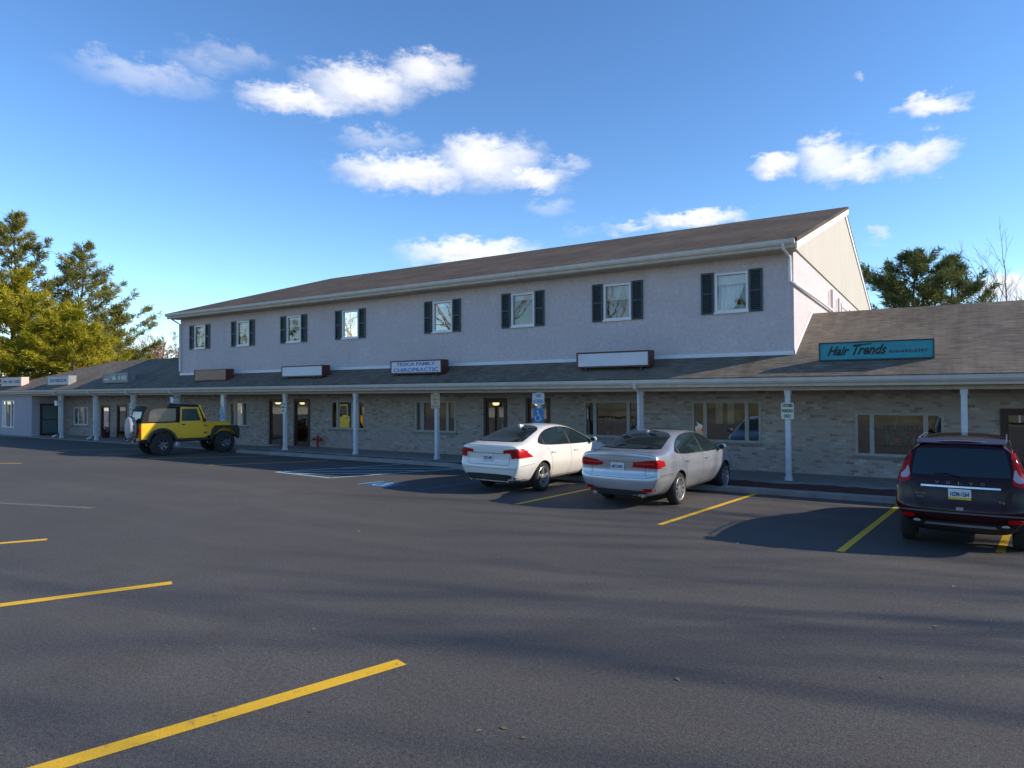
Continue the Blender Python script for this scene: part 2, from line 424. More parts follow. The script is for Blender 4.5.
# upper floor
UPW = [(-5.98,-5.02), (-9.62,-8.67), (-13.23,-12.28), (-16.84,-15.90), (-21.80,-20.84), (-25.37,-24.42), (-29.02,-28.07), (-32.50,-31.58)]
WZ0, WZ1 = 4.89, 6.05
mb = MB(); wall_holes(mb, YU, XL, XG, 2.69, 6.7, [(a, b, WZ0, WZ1) for a, b in UPW])
mb.quad((XL,41.2,2.6), (XL,YU,2.6), (XL,YU,6.7), (XL,41.2,6.7)); mb.poly([(XL,YU,6.7), (XL,30.8,9.9), (XL,41.2,6.7)])
mb.quad((XG,41.2,0), (XL,41.2,0), (XL,41.2,6.7), (XG,41.2,6.7))
mb.poly([(XG,YU,2.69), (XG,41.2,2.69), (XG,41.2,6.3), (XG,YU,6.55)])
mb.build('upper_wall', STUC, BLD)
mb = MB()   # siding above the split line, a little proud of the stucco
gy = [(YU-.02, 6.55), (41.2, 6.3), (41.2, 6.75), (30.8, 9.95), (YU-.02, 6.79)]
mb.prism(gy, 'x', XG+.003, XG+.05); mb.build('gable_siding', SIDE, BLD)
# white band where the canopy roof meets the wall
mb = MB(); mb.box(XL-.03, XG+.02, YU-.03, YU-.002, 3.56, 3.67)
mb.prism([(YU-.03, 3.52), (YU-.03, 3.68), (23.3, 5.15), (23.3, 4.95)], 'x', XG+.003, XG+.03)
mb.build('roof_flashing', WHITE, BLD)
# roof: two slabs, shingles in each slab's own plane
def slab(name, mat, parent, P, th=.10):
    """P: four corners counter-clockwise seen from above: eave-left, eave-right, ridge-right, ridge-left; texture x along the eave, y up the slope"""
    P = [Vector(p) for p in P]; ux = (P[1]-P[0]).normalized(); n = ux.cross(P[3]-P[0]).normalized(); uy = n.cross(ux)
    M_ = Matrix((ux, uy, n)).transposed().to_4x4(); M_.translation = P[0]
    inv = M_.inverted(); q = [inv @ p for p in P]
    m = MB(); k = len(q)
    vs = [(p.x, p.y, 0) for p in q]+[(p.x, p.y, -th) for p in q]
    fs = [list(range(k)), [i+k for i in range(k)][::-1]]+[[i, i+k, (i+1) % k+k, (i+1) % k] for i in range(k)]
    m.add(vs, fs); o = m.build(name, mat, None)
    o.parent = parent; off = Vector(parent.location); o.matrix_local = Matrix.Translation(-off) @ M_
    return o
RX0, RX1 = XL-.2, XG+.22
slab('roof', ROOFA, BLD, [(RX0,19.75,6.72), (RX1,19.75,6.72), (RX1,30.8,10.10), (RX0,30.8,10.10)])
slab('roof', ROOFA, BLD, [(XG+.10,41.85,6.72), (RX0,41.85,6.72), (RX0,30.803,10.102), (XG+.10,30.803,10.102)])
mb = MB()
mb.prism([(19.78,6.42), (19.78,6.60), (30.8,9.985), (30.8,9.78)], 'x', RX1-.05, RX1-.004)
mb.build('rake_board', WHITE, BLD); mb = MB(); mb.prism([(30.802,9.985), (41.85,6.60), (41.85,6.42), (30.802,9.78)], 'x', XG+.055, XG+.095)
mb.build('rake_board', WHITE, BLD)
mb = MB(); mb.prism([(19.78,6.42), (19.78,6.60), (30.8,9.985), (30.8,9.78)], 'x', RX0+.004, RX0+.05); mb.build('rake_board', WHITE, BLD)
mb = MB(); mb.box(RX0+.06, RX1-.06, 19.80, YU-.002, 6.44, 6.47); mb.build('eave_soffit', SOFF, BLD)
def gutter(name, x0, x1, y, zt, parent):
    m = MB(); pr = [(y, zt-.15), (y-.03, zt-.145), (y-.075, zt-.09), (y-.09, zt-.03), (y-.10, zt), (y-.085, zt), (y-.075, zt-.03), (y-.01, zt-.03), (y, zt)]
    m.prism(pr, 'x', x0, x1); return m.build(name, GUT, parent)
gutter('gutter', RX0, RX1-.06, 19.74, 6.69, BLD)
mb = MB(); mb.box(RX0+.06, RX1-.06, 19.755, 19.79, 6.46, 6.61); mb.build('fascia', SOFF, BLD)
# downspouts on the two front corners
mb = MB(); mb.tube([(XG-.14,19.70,6.6), (XG-.14,19.78,6.45), (XG-.08,20.3,6.3), (XG-.08,20.33,5.62), (XG+.05,20.33,5.55), (XG+.07,20.5,5.53), (XG+.10,24.0,5.5), (XG+.10,27.5,5.45)], .045, 8)
mb.build('downspout', WHITE, BLD, smooth=True)
mb = MB(); mb.tube([(XL+.12,19.68,6.6), (XL+.12,19.8,6.45), (XL+.06,20.32,6.2), (XL+.06,20.33,3.75)], .045, 8); mb.build('downspout', WHITE, BLD, smooth=True)
MB().box(XG+.055, XG+.14, 26.8, 26.9, 4.0, 6.2).build('conduit', GUT, BLD); MB().box(XG+.055, XG+.12, 28.6, 28.68, 4.0, 6.1).build('conduit', GUT, BLD)
mb = MB()
for y in (27.3, 29.6): mb.tube([(XG+.35,y,4.0), (XG+.35,y,5.75)], .02, 6)
mb.tube([(XG+.35,27.3,5.6), (XG+.35,29.6,5.6)], .018, 6); mb.build('roof_rail', GREYMET, BLD)

BLIND = pm('roller_blind', (.62, .60, .55), .8); CURT = pm('curtain', (.66, .65, .66), .85); BROWN = pm('brown_blind', (.22, .14, .08), .8, var=.3, scale=3)
for k, (a, b) in enumerate(UPW):
    m = MB(); frame(m, a, b, WZ0, WZ1, YU-.02, YU+.07, .06); w = m.build('window', WHITE, BLD, bevel=0)
    mz = (WZ0+WZ1)/2
    m = MB(); m.box(a-.03, b+.03, YU-.06, YU-.021, WZ0-.05, WZ0+.0); m.build('sill', WHITE, w)
    sheet(a+.06, b-.06, YU+.045, WZ0+.06, WZ1-.06).build('pane', UGLASS, w)
    h = (.26, .42, .16, .12, .34, .52, .58, .20)[k]
    if h:
        m = MB(); m.box(a+.065, b-.065, YU+.10, YU+.12, WZ1-.06-h*1.08, WZ1-.06); m.build('blind', BLIND, w)
    if k == 0:
        vs = []; fs = []; n = 26
        for i in range(n+1):
            u = i/n; x = a+.07+u*(b-a-.14); y = YU+.2+.025*math.sin(u*42)
            zb = WZ0+.07 if u < .55 else WZ0+.07+(u-.55)/.45*.85
            vs += [(x, y, WZ1-.06), (x, y, (WZ1+zb)/2), (x-(.06 if u < .6 else .02), y, zb)]
            if i:
                q = 3*i; fs += [[q-3, q, q+1, q-2], [q-2, q+1, q+2, q-1]]
        MB().add(vs, fs).build('curtain', CURT, w, smooth=True)
    if k in (1, 2, 3, 4, 7):
        m = MB(); m.box(a+.065, b-.065, YU+.30, YU+.32, WZ0+.07, WZ1-.07); m.build('inner_blind', BROWN, w)
    for s in (-1, 1):
        cx = a-.225 if s < 0 else b+.225
        m = MB(); x0, x1 = cx-.185, cx+.185; z0, z1 = WZ0-.04, WZ1+.04
        frame(m, x0, x1, z0, z1, YU-.045, YU-.004, .055); m.box(x0+.055, x1-.055, YU-.045, YU-.004, mz-.03, mz+.03)
        for zz0, zz1 in ((z0+.055, mz-.03), (mz+.03, z1-.055)):
            nl = 9
            for i in range(nl):
                zc = zz0+(zz1-zz0)*(i+.5)/nl
                m.obox(((x0+x1)/2, YU-.018, zc), Vector((1,0,0)), Vector((0,.8,.6)), Vector((0,-.6,.8)), (x1-x0)/2-.056, .028, .006)
        m.box(x0+.056, x1-.056, YU-.012, YU-.0045, z0+.056, z1-.056); m.build('shutter', SHUT, BLD)
# ground floor brick wall with its openings, shared out between the three buildings
WIN_B = [(-7.04,-4.92,.97,2.25), (-10.88,-8.8,1.0,2.25), (-18.63,-16.51,.98,2.24), (-23.6,-21.47,.98,2.24), (-31.0,-29.54,.97,2.18)]
DOOR_B = [(-15.16,-14.1,.13,2.35), (-13.26,-12.24,.13,2.35), (-27.92,-26.62,.13,2.33), (-26.1,-24.99,.13,2.33)]
WIN_R = [(-2.37,-.25,.72,1.93)]; DOOR_R = [(.96,2.0,.13,2.06)]
WIN_L = [(-47.21,-45.43,.68,1.82)]; DOOR_L = [(-43.84,-42.78,.03,1.97), (-41.98,-40.86,.03,2.02), (-38.6,-37.6,.03,2.05)]
ZC = 2.72
mb = MB(); wall_holes(mb, YW+.003, XL, XG, 0, ZC, WIN_B+DOOR_B); mb.build('brick_wall', BRICK, BLD)
mb = MB(); wall_holes(mb, YW+.003, XG, 18, 0, ZC, WIN_R+DOOR_R); mb.poly([(18.0,YW,0), (18.0,26,0), (18.0,26,3.3), (18.0,23.25,4.85), (18.0,YW,3.95)]); mb.build('brick_wall', BRICK, RW)
mb = MB(); wall_holes(mb, YW+.003, -48.45, XL, 0, ZC, WIN_L+DOOR_L); mb.build('brick_wall', BRICK, LW)
FRM = pm('window_frame_tan', (.40, .37, .33), .5); 
def shop_window(parent, a, b, z0, z1, m1, m2, mat=FRM):
    m = MB(); frame(m, a, b, z0, z1, YW-.02, YW+.08, .07)
    for x in (m1, m2): m.box(x-.055, x+.055, YW-.018, YW+.078, z0+.07, z1-.07)
    w = m.build('window', mat, parent)
    edges = [a+.07, m1-.055, m1+.055, m2-.055, m2+.055, b-.07]
    for i in range(0, 6, 2): sheet(edges[i], edges[i+1], YW+.04, z0+.07, z1-.07).build('pane', GLASS, w)
    m = MB(); m.box(a-.05, b+.05, YW-.07, YW-.021, z0-.07, z0-.0); m.build('sill', CONC, w)
    return w
for q in WIN_B: shop_window(BLD, *q, q[0]+.42, q[1]-.42)
# hanging curtain strips and blinds a little behind the shop glass
for q, xs in ((WIN_B[0], ((-6.35, .22), (-5.98, .2))), (WIN_B[1], ((-10.75, .2),)), (WIN_B[2], ((-17.0, .25), (-16.75, .2))), (WIN_B[3], ((-23.4, .2),)), (WIN_B[4], ((-30.4, .9),))):
    for x, wd in xs:
        n = max(4, int(wd/.04)); vs = []; fs = []
        for i in range(n+1):
            xx = x+wd*i/n; yy = YW+.22+.018*math.sin(i*2.2); vs += [(xx, yy, q[2]+(.1 if wd > .5 else .55)), (xx, yy, q[3]-.05)]
            if i: fs.append([2*i-2, 2*i, 2*i+1, 2*i-1])
        MB().add(vs, fs).build('curtain', pm('shop_curtain', (.62, .56, .46), .85), BLD, smooth=True)
for q in WIN_R: shop_window(RW, *q, q[0]+.42, q[1]-.42)
for q in WIN_L: shop_window(LW, *q, q[0]+.6, q[1]-.5, WHITE)
LAMP = m_emit('lit_ceiling_lamp', (1.0, .78, .35), 1.0)
def door(parent, a, b, z0, z1, lab=None):
    m = MB(); frame(m, a, b, z0, z1, YW-.03, YW+.10, .10, 'lrt')
    m.box(a+.10, b-.10, YW+.02, YW+.08, z0+.005, z0+.22); frame(m, a+.101, b-.101, z0+.22, z1-.101, YW+.02, YW+.08, .07, 'lrt')
    d = m.build('door', DARKFR, parent)
    if lab: d['label'] = lab
    sheet(a+.171, b-.171, YW+.05, z0+.22, z1-.171).build('pane', GLASS, d)
    m = MB(); m.tube([(b-.16,YW-.01,z0+.95), (b-.16,YW-.05,z0+.95), (b-.16,YW-.05,z0+1.25), (b-.16,YW-.01,z0+1.25)], .014, 6); m.build('handle', GREYMET, d)
    return d
for q in DOOR_B: door(BLD, *q)
for q in DOOR_R:
    d = door(RW, *q)
    for nx_ in (1.36, 1.47): text_mesh('house_number', '1', .24, WHITE, d, Vector((nx_,YW+.01,1.79))-Vector(RW.location), (1,0,0), (0,0,1), bold=.008)
for q in DOOR_L: door(LW, *q)
# rooms behind the glass
mb = MB(); mb.quad((XL+.01,25.5,0), (XG-.01,25.5,0), (XG-.01,25.5,6.6), (XL+.01,25.5,6.6)); mb.quad((XL+.01,YU+.02,2.8), (XG-.01,YU+.02,2.8), (XG-.01,25.5,2.8), (XL+.01,25.5,2.8))
for x in (-32.5, -29.2, -25.6, -20.6, -15.6, -11.6, -8.0): mb.quad((x,YW+.2,0), (x,25.5,0), (x,25.5,6.5), (x,YW+.2,6.5))
mb.build('interior_wall', INTER, BLD)
mb = MB(); mb.quad((XG+.01,25.3,0), (17.9,25.3,0), (18,25.3,2.7), (XG+.01,25.3,2.7)); mb.build('interior_wall', INTER, RW)
mb = MB(); mb.quad((-48.4,25.3,0), (XL-.01,25.3,0), (XL-.01,25.3,2.7), (-48.4,25.3,2.7)); mb.build('interior_wall', INTER, LW)
for x, lab in ((-14.6, 'lit round ceiling lamp glowing behind the dark door just right of the beige post sign'), (-12.75, 'lit round ceiling lamp glowing behind the door next to the blue wheelchair sign'),
          (-27.25, 'lit round ceiling lamp glowing in the door partly behind the signed post'), (-25.5, 'lit round ceiling lamp glowing in the door beside the red standpipe')):
    o = MB().lathe([(0, .02), (0, .13), (-.06, .13), (-.11, .08)], (x*1.028, YW+.6, 2.17), 'z', 14).build('ceiling_lamp', LAMP); tag(o, lab, 'lamp', 'lamps inside the shop doors')
# things seen through the shop windows
SH = [('shelf_unit', -9.9, (.30,.05,.03), 'dark display shelf with red items inside the window behind the silver sedan'), ('shelf_unit', -1.3, (.20,.08,.03), 'display shelf of brown bottles inside the window behind the maroon suv')]
for nm, x, c, lab in SH:
    e = empty(nm, (x, YW+.9, .13), 0, lab, 'shelf')
    m = MB(); m.box(x-.8, x-.76, YW+.8, YW+1.1, .13, 2.0); m.box(x+.76, x+.8, YW+.8, YW+1.1, .13, 2.0)
    for z in (.5, .95, 1.4, 1.9): m.box(x-.76, x+.76, YW+.8, YW+1.1, z, z+.03)
    m.build('frame', pm('dark_wood', (.06,.035,.02), .6), e)
    random.seed(int(abs(x*10)))
    for z in (.98, 1.43):
        xx = x-.7
        while xx < x+.68:
            w_ = random.uniform(.05, .11); hh = random.uniform(.12, .33)
            cc = random.choice([(.45,.06,.03), c, (.35,.2,.05), (.05,.2,.12), (.5,.45,.35)])
            mm = pm('stock_%d' % int(cc[0]*100), cc, .4)
            MB().lathe([(z, .01), (z, w_/2), (z+hh*.65, w_/2), (z+hh*.8, w_/5), (z+hh, w_/5)], (xx, YW+.92, 0), 'z', 10).build('bottle', mm, e, smooth=True)
            xx += w_+.03
# canopy roof, fascia, gutter, soffit, posts
def canopy(parent, x0, x1, ridge=None, mat=ROOFB, hip=None):
    ye, ze, sl = 19.1, 2.92, .50
    yr = ridge if ridge else YU
    zr = ze+sl*(yr-ye)
    xl = x0 if hip is None else hip
    slab('canopy_roof' if not ridge else 'roof', mat, parent, [(x0,ye,ze), (x1,ye,ze), (x1,yr,zr), (xl,yr,zr)])
    if ridge:
        yb = 2*yr-ye
        slab('roof', mat, parent, [(x1,yb,ze), (x0,yb,ze), (xl,yr+.003,zr+.002), (x1,yr+.003,zr+.002)])
        if hip is not None: slab('roof', mat, parent, [(x0-.003,yb,ze), (x0-.003,ye,ze), (xl-.003,yr,zr), (xl-.003,yr+.002,zr)])
        m = MB(); m.box(x0+.3, x1, 26.0, 26.1, 0, 3.1); m.build('back_wall', STUC, parent)
    gutter('gutter', x0, x1, ye-.02, ze-.03, parent)
    m = MB(); m.box(x0, x1, ye+.0, ye+.04, 2.66, ze-.085); m.build('fascia', SOFF, parent)
    m = MB(); m.box(x0, x1, ye+.043, YW-.001, 2.665, 2.685); m.build('soffit', SOFF, parent)
    m = MB(); m.box(x0, x1, YP-.07, YP+.07, 2.55, 2.664); m.build('beam', SOFF, parent)
canopy(BLD, XL, XG)
canopy(RW, XG, 18, 23.25)
canopy(LW, -54.6, XL, 22.7, hip=-45.0)
def post(parent, x, z0=.13, down=False):
    m = MB(); w = .065
    m.box(x-w, x+w, YP-w, YP+w, z0, 2.548); m.box(x-w-.018, x+w+.018, YP-w-.018, YP+w+.018, z0, z0+.10); m.box(x-w-.015, x+w+.015, YP-w-.015, YP+w+.015, 2.44, 2.545)
    o = m.build('post', POSTM, parent)
    if down:
        m = MB(); m.tube([(x-.02,19.02,2.8), (x-.02,19.05,2.66), (x-.02,19.36,2.5), (x-.02,19.38,.35), (x-.05,19.2,.2), (x-.12,19.05,.12)], .045, 8); m.build('downspout', POSTM, parent, smooth=True)
for x in (-3.78, -7.99, -11.55, -15.92, -20.09, -24.36, -28.7, -32.46): post(BLD, x, .13 if x > -27 else .03, x in (-7.99, -32.46))
for x in (.18, 4.3, 8.4): post(RW, x)
for x in (-36.49, -40.44, -44.52): post(LW, x, .03, True)
# closed front block at the far end of the left wing
mb = MB(); wall_holes(mb, YP, -54.3, -48.4, 0, 2.68, [(-52.6,-50.84,.5,2.25)]); wall = mb
mb.prism([(YP+.001,0), (YW,0), (YW,2.68), (YP+.001,2.68)], 'x', -48.4, -48.42)
mb.build('front_wall', m_stucco('grey_stucco', (.46, .43, .46)), LW)
m = MB(); frame(m, -52.6, -50.84, .5, 2.25, YP-.02, YP+.06, .07)
for x in (-52.15, -51.3): m.box(x-.05, x+.05, YP-.018, YP+.058, .57, 2.18)
w = m.build('window', WHITE, LW)
for a, b in ((-52.53,-52.2), (-52.1,-51.35), (-51.25,-50.91)): sheet(a, b, YP+.03, .57, 2.18).build('pane', GLASS, w)
m = MB(); m.box(-52.5, -51, YP+.2, YP+.22, .6, 1.5); m.build('blind', BLIND, w)
m = MB(); X_ = -48.38
m.box(X_, X_+.05, 19.95, 20.06, .05, 2.05); m.box(X_, X_+.05, 20.92, 21.03, .05, 2.05); m.box(X_, X_+.05, 20.06, 20.92, 1.94, 2.05); m.box(X_, X_+.05, 20.06, 20.92, .05, .2); m.box(X_, X_+.05, 20.06, 20.92, 1.0, 1.05)
d = m.build('door', DARKFR, LW)
MB().quad((X_+.02,20.06,.2), (X_+.02,20.92,.2), (X_+.02,20.92,1.94), (X_+.02,20.06,1.94)).build('pane', pm('teal_glass', (.10,.16,.17), .15), d)

# ------------------------------------------------------------------ signs
WFACE = pm('white_sign_face', (.60, .62, .66), .4, var=.05); BLUT = pm('blue_lettering', (.05, .17, .45), .5); DKT = pm('dark_lettering', (.04, .04, .07), .5)
BRF = pm('bronze_sign_face', (.19, .07, .042), .4, var=.2); TEAL = pm('teal_sign_face', (.015, .27, .33), .4, var=.08); INK = pm('black_lettering', (.012, .012, .014), .5)
GRAYC = pm('grey_sign_case', (.20, .20, .22), .5); PINKC = pm('pink_sign_case', (.62, .42, .36), .5)
def roof_sign(x0, x1, z0, z1, lab, case=MAROON, face=WFACE, y=19.6, dep=.42, grp='box signs on the canopy roof'):
    e = empty('roof_sign', ((x0+x1)/2, y+dep/2, z0), 0, lab, 'sign', grp)
    m = MB(); m.box(x0, x1, y+.02, y+dep, z0, z1); frame(m, x0, x1, z0, z1, y-.015, y+.018, .045); m.build('case', case, e)
    m = MB(); m.box(x0+.05, x1-.05, y, y+.016, z0+.05, z1-.05); m.build('face', face, e)
    for x in (x0+.3, x1-.3): MB().box(x-.03, x+.03, y+.05, y+.11, z0-.16, z0-.002).build('bracket', case, e)
    return e
def L(e, p): return Vector(p)-Vector(e.location)
def bars(e, x0, x1, z, h, mat, y, seed):
    random.seed(seed); m = MB(); x = x0
    while x < x1-.06:
        w = random.uniform(.09, .17)
        k = random.choice('HEAIOB')
        t = .032
        if k in 'HEBO': m.box(x, x+t, y-.006, y, z-h/2, z+h/2)
        if k in 'HOAB': m.box(x+w-t, x+w, y-.006, y, z-h/2, z+h/2)
        if k in 'EOB': m.box(x+t, x+w-t, y-.006, y, z+h/2-t, z+h/2); m.box(x+t, x+w-t, y-.006, y, z-h/2, z-h/2+t)
        if k in 'HEA': m.box(x+t, x+w-t, y-.006, y, z-t/2, z+t/2)
        if k == 'I': m.box(x, x+t, y-.006, y, z-h/2, z+h/2)
        x += w+.05
    m.build('lettering', mat, e)
e = roof_sign(-10.22, -7.75, 3.31, 3.81, 'wide blank white box sign in a maroon case above the silver sedan')
e = roof_sign(-18.3, -15.78, 3.28, 3.79, 'white box sign with blue CHIROPRACTIC lettering in a maroon case')
text_mesh('lettering', 'TESICA FAMILY', .17, BLUT, e, L(e, (-17.04, 19.598, 3.64)), (1,0,0), (0,0,1), 1.9, bold=.004)
text_mesh('lettering', 'CHIROPRACTIC', .20, BLUT, e, L(e, (-17.04, 19.598, 3.42)), (1,0,0), (0,0,1), 2.2, bold=.004)
e = roof_sign(-24.73, -22.12, 3.28, 3.76, 'blank white box sign in a maroon case left of the blue lettered chiropractic sign')
e = roof_sign(-31.25, -28.7, 3.22, 3.76, 'blank bronze coloured box sign in a maroon case above the yellow off-roader', face=BRF)
e = roof_sign(-39.95, -37.35, 3.24, 3.76, 'grey box sign with a green ampersand panel above the narrow doors', case=GRAYC, face=pm('grey_sign_face', (.16, .17, .18), .5))
GRN = pm('green_panel', (.05, .28, .16), .5)
MB().box(-39.0, -38.45, 19.58, 19.599, 3.31, 3.69).build('panel', GRN, e)
text_mesh('lettering', '&', .30, WFACE, e, L(e, (-38.72, 19.578, 3.49)), (1,0,0), (0,0,1), .42)
bars(e, -38.35, -37.45, 3.5, .22, WFACE, 19.599, 4); bars(e, -39.85, -39.1, 3.42, .1, WFACE, 19.599, 6)
e = roof_sign(-46.6, -43.9, 3.18, 3.74, 'white box sign with dark lettering in a grey case, second from the far end', case=GRAYC, face=pm('dull_sign_face', (.40, .42, .47), .5))
bars(e, -46.3, -44.2, 3.46, .2, DKT, 19.599, 9)
e = roof_sign(-53.1, -50.1, 3.2, 3.76, 'white box sign with dark lettering and a sunlit pink end, farthest along the canopy', case=PINKC, face=pm('dull_sign_face', (.40, .42, .47), .5))
bars(e, -52.8, -50.4, 3.47, .2, DKT, 19.599, 12)
# teal hair salon board
e = empty('roof_sign', (-1.75, 19.95, 3.3), 0, 'teal board sign with black script Hair Trends on the tan shingle roof', 'sign')
m = MB(); m.box(-3.03, -.44, 19.90, 19.98, 3.36, 3.79); m.build('board', TEAL, e)
m = MB(); frame(m, -3.06, -.41, 3.33, 3.82, 19.87, 19.985, .03); m.build('frame', pm('dark_teal', (.01, .05, .06), .5), e)
text_mesh('lettering', 'Hair', .33, INK, e, L(e, (-2.62, 19.897, 3.575)), (1,.0,0), (0,0,1), .54, shear=.5, bold=.010)
text_mesh('lettering', 'Trends', .36, INK, e, L(e, (-1.90, 19.897, 3.59)), (1,.0,0), (0,0,1), .80, shear=.5, bold=.010)
m = MB(); m.obox((-2.02, 19.895, 3.735), Vector((1,0,.06)).normalized(), Vector((0,1,0)), Vector((-.06,0,1)).normalized(), .22, .003, .014); m.build('flourish', INK, e)
text_mesh('lettering', 'HAIR SALON', .11, pm('pale_blue_lettering', (.10, .28, .40), .5), e, L(e, (-.98, 19.897, 3.68)), (1,0,0), (0,0,1), .72)
text_mesh('lettering', '610-692-5397', .10, DKT, e, L(e, (-.98, 19.897, 3.53)), (1,0,0), (0,0,1), .86, bold=.003)
RB = pm('rusty_bracket', (.18, .08, .03), .8)
for x in (-2.6, -.8): MB().tube([(x,19.94,3.34), (x,19.94,3.30), (x-.12,19.8,3.28)], .022, 6).build('bracket', RB, e)

def post_sign(x, z0, z1, w, face, lab, grp='small signs on the canopy posts', lines=None, ink=INK, y=YP-.09):
    e = empty('post_sign', (x, y, z0), 0, lab, 'sign', grp)
    m = MB(); r = .03; x0, x1 = x-w/2, x+w/2
    pts = []
    for cx, cz, a0 in ((x1-r, z0+r, -90), (x1-r, z1-r, 0), (x0+r, z1-r, 90), (x0+r, z0+r, 180)):
        for k in range(4): a = R(a0+30*k); pts.append((cx+r*math.cos(a), cz+r*math.sin(a)))
    m.prism(pts, 'y', y-.004, y+.003); m.build('plate', face, e)
    m = MB(); m.box(x-.02, x+.02, y+.0035, YP-.0655, (z0+z1)/2-.03, (z0+z1)/2+.03); m.build('clip', GREYMET, e)
    if lines:
        n = len(lines)
        for i, t in enumerate(lines):
            zc = z1-(z1-z0)*(i+.55)/(n+.1); hh = (z1-z0)/(n+.1)*.85
            text_mesh('lettering', t, hh, ink, e, L(e, (x, y-.005, zc)), (1,0,0), (0,0,1), w*min(.86, .15*len(t)), extrude=.001, bold=.004)
    return e
CREAM = pm('cream_sign_face', (.66, .63, .52), .5, var=.05); BEIGE = pm('faded_beige_sign_face', (.55, .40, .26), .6)
post_sign(-3.78, 1.78, 2.22, .32, CREAM, 'white customer parking only sign on the post right of the silver sedan', lines=['CUSTOMER', 'PARKING', 'ONLY'])
post_sign(-24.36, 1.75, 2.2, .34, CREAM, 'small white three-line parking sign on the post between the two dark doors', lines=['CUSTOMER', 'PARKING', 'ONLY'])
post_sign(-15.92, 1.98, 2.52, .42, BEIGE, 'faded beige notice sign high on the post nearest the white sedan', lines=['NOTICE', 'PARKING', 'FOR', 'TENANTS'], ink=pm('brown_lettering', (.36, .24, .15), .6))
post_sign(-28.7, 2.0, 2.52, .26, CREAM, 'narrow cream panel at the top of the post behind the yellow off-roader')
LBF = pm('light_blue_sign_face', (.30, .45, .60), .5); BSF = pm('blue_sign_face', (.015, .19, .42), .45)
def wheel_sign(x, z0, z1, w, face, ink, lab):
    e = post_sign(x, z0, z1, w, face, lab)
    m = MB(); y = YP-.098; s = (z1-z0)*.36
    for vs, fs in wheelchair(s): m.add([(x+px, y, (z0+z1)/2+.03+pz) for px, pz in vs], fs)
    m.box(x-w*.4, x+w*.4, y, y+.002, z0+.03, z0+.055)
    m.build('symbol', ink, e); return e
wheel_sign(-28.7, 1.25, 1.95, .34, LBF, DKT, 'light blue wheelchair sign below the cream panel on the post behind the yellow off-roader')
wheel_sign(-11.55, 1.45, 2.02, .40, BSF, WFACE, 'bright blue wheelchair sign above the roof of the white sedan')
post_sign(-11.55, 2.15, 2.52, .46, WFACE, 'white van accessible plate above the blue wheelchair sign', lines=['VAN', 'ACCESSIBLE'], ink=BLUT)
post_sign(-36.49, 1.45, 2.1, .2, CREAM, 'slim white sign on the post at the spare wheel of the yellow off-roader', lines=['NO', 'PARK', 'ING'], y=YP-.20)
for x, z, lab in ((-32.46, 2.15, 'white lantern box on the post above the roof of the yellow off-roader'), (-44.52, 1.95, 'white lantern box on the post beside the far recessed door')):
    e = empty('wall_lantern', (x, YP-.15, z), 0, lab, 'lantern', 'white lantern boxes on posts')
    m = MB(); m.box(x-.13, x+.13, YP-.33, YP-.072, z, z+.26); m.build('housing', WFACE, e, bevel=.02)
    m = MB(); m.box(x-.15, x+.15, YP-.35, YP-.072, z+.262, z+.30); m.build('lid', GREYMET, e)
# red standpipe on the wall
RED = pm('red_paint', (.34, .025, .02), .4)
e = empty('fire_standpipe', (-24.25, YW-.2, .13), 0, 'red fire standpipe with two capped outlets by the brick wall', 'standpipe')
x = -24.25
MB().lathe([(.13, .05), (.13, .09), (.17, .09), (.18, .05), (.45, .05), (.5, .075), (.60, .075), (.66, .03)], (x, YW-.2, 0), 'z', 14).build('pipe', RED, e, smooth=True)
for s in (-1, 1): MB().lathe([(0, .045), (s*.13, .05), (s*.14, .075), (s*.20, .075), (s*.22, .03)], (x+s*.05, YW-.22, .50), 'x', 12).build('outlet', RED, e, smooth=True)
# planter by the left doors
e = empty('planter', (-42.3, 20.9, .03), 0, 'dark planter with purple plants standing by the narrow doors', 'planter')
MB().lathe([(.03, .16), (.33, .24), (.36, .26), (.38, .24), (.36, .05)], (-42.3, 20.9, 0), 'z', 16).build('pot', pm('plum_pot', (.07, .02, .03), .6), e, smooth=True)
m = MB(); random.seed(5)
for i in range(90):
    a = random.uniform(0, 6.28); r_ = random.uniform(0, .22); p = Vector((-42.3+r_*math.cos(a), 20.9+r_*math.sin(a), .36+random.uniform(0, .3)))
    d = Vector((random.uniform(-1,1), random.uniform(-1,1), random.uniform(-.2,1))).normalized()*.1; n = d.orthogonal().normalized()*.035
    m.add([p-n, p+n, p+d], [[0,1,2]])
m.build('foliage', pm('purple_leaf', (.05, .02, .06), .7), e)

# fallen leaves and grit on the asphalt
m = MB(); random.seed(77)
for i in range(70):
    y = random.uniform(2.6, 16); x = random.uniform(-1.0, .55)*y*1.05-.6*y*.2
    a = random.uniform(0, 6.28); L_ = random.uniform(.012, .04); w_ = L_*random.uniform(.25, .6); z = .006
    c, s_ = math.cos(a), math.sin(a)
    P = [(-L_, 0, z), (0, -w_, z+random.uniform(0, .012)), (L_, 0, z+.004), (0, w_, z+random.uniform(0, .012))]
    m.add([(x+p*c-q*s_, y+p*s_+q*c, h_) for p, q, h_ in P], [[0, 1, 2, 3]])
tag(m.build('leaf_litter', pm('dry_leaf', (.20, .15, .09), .9, var=.5, scale=2)), kind='stuff')

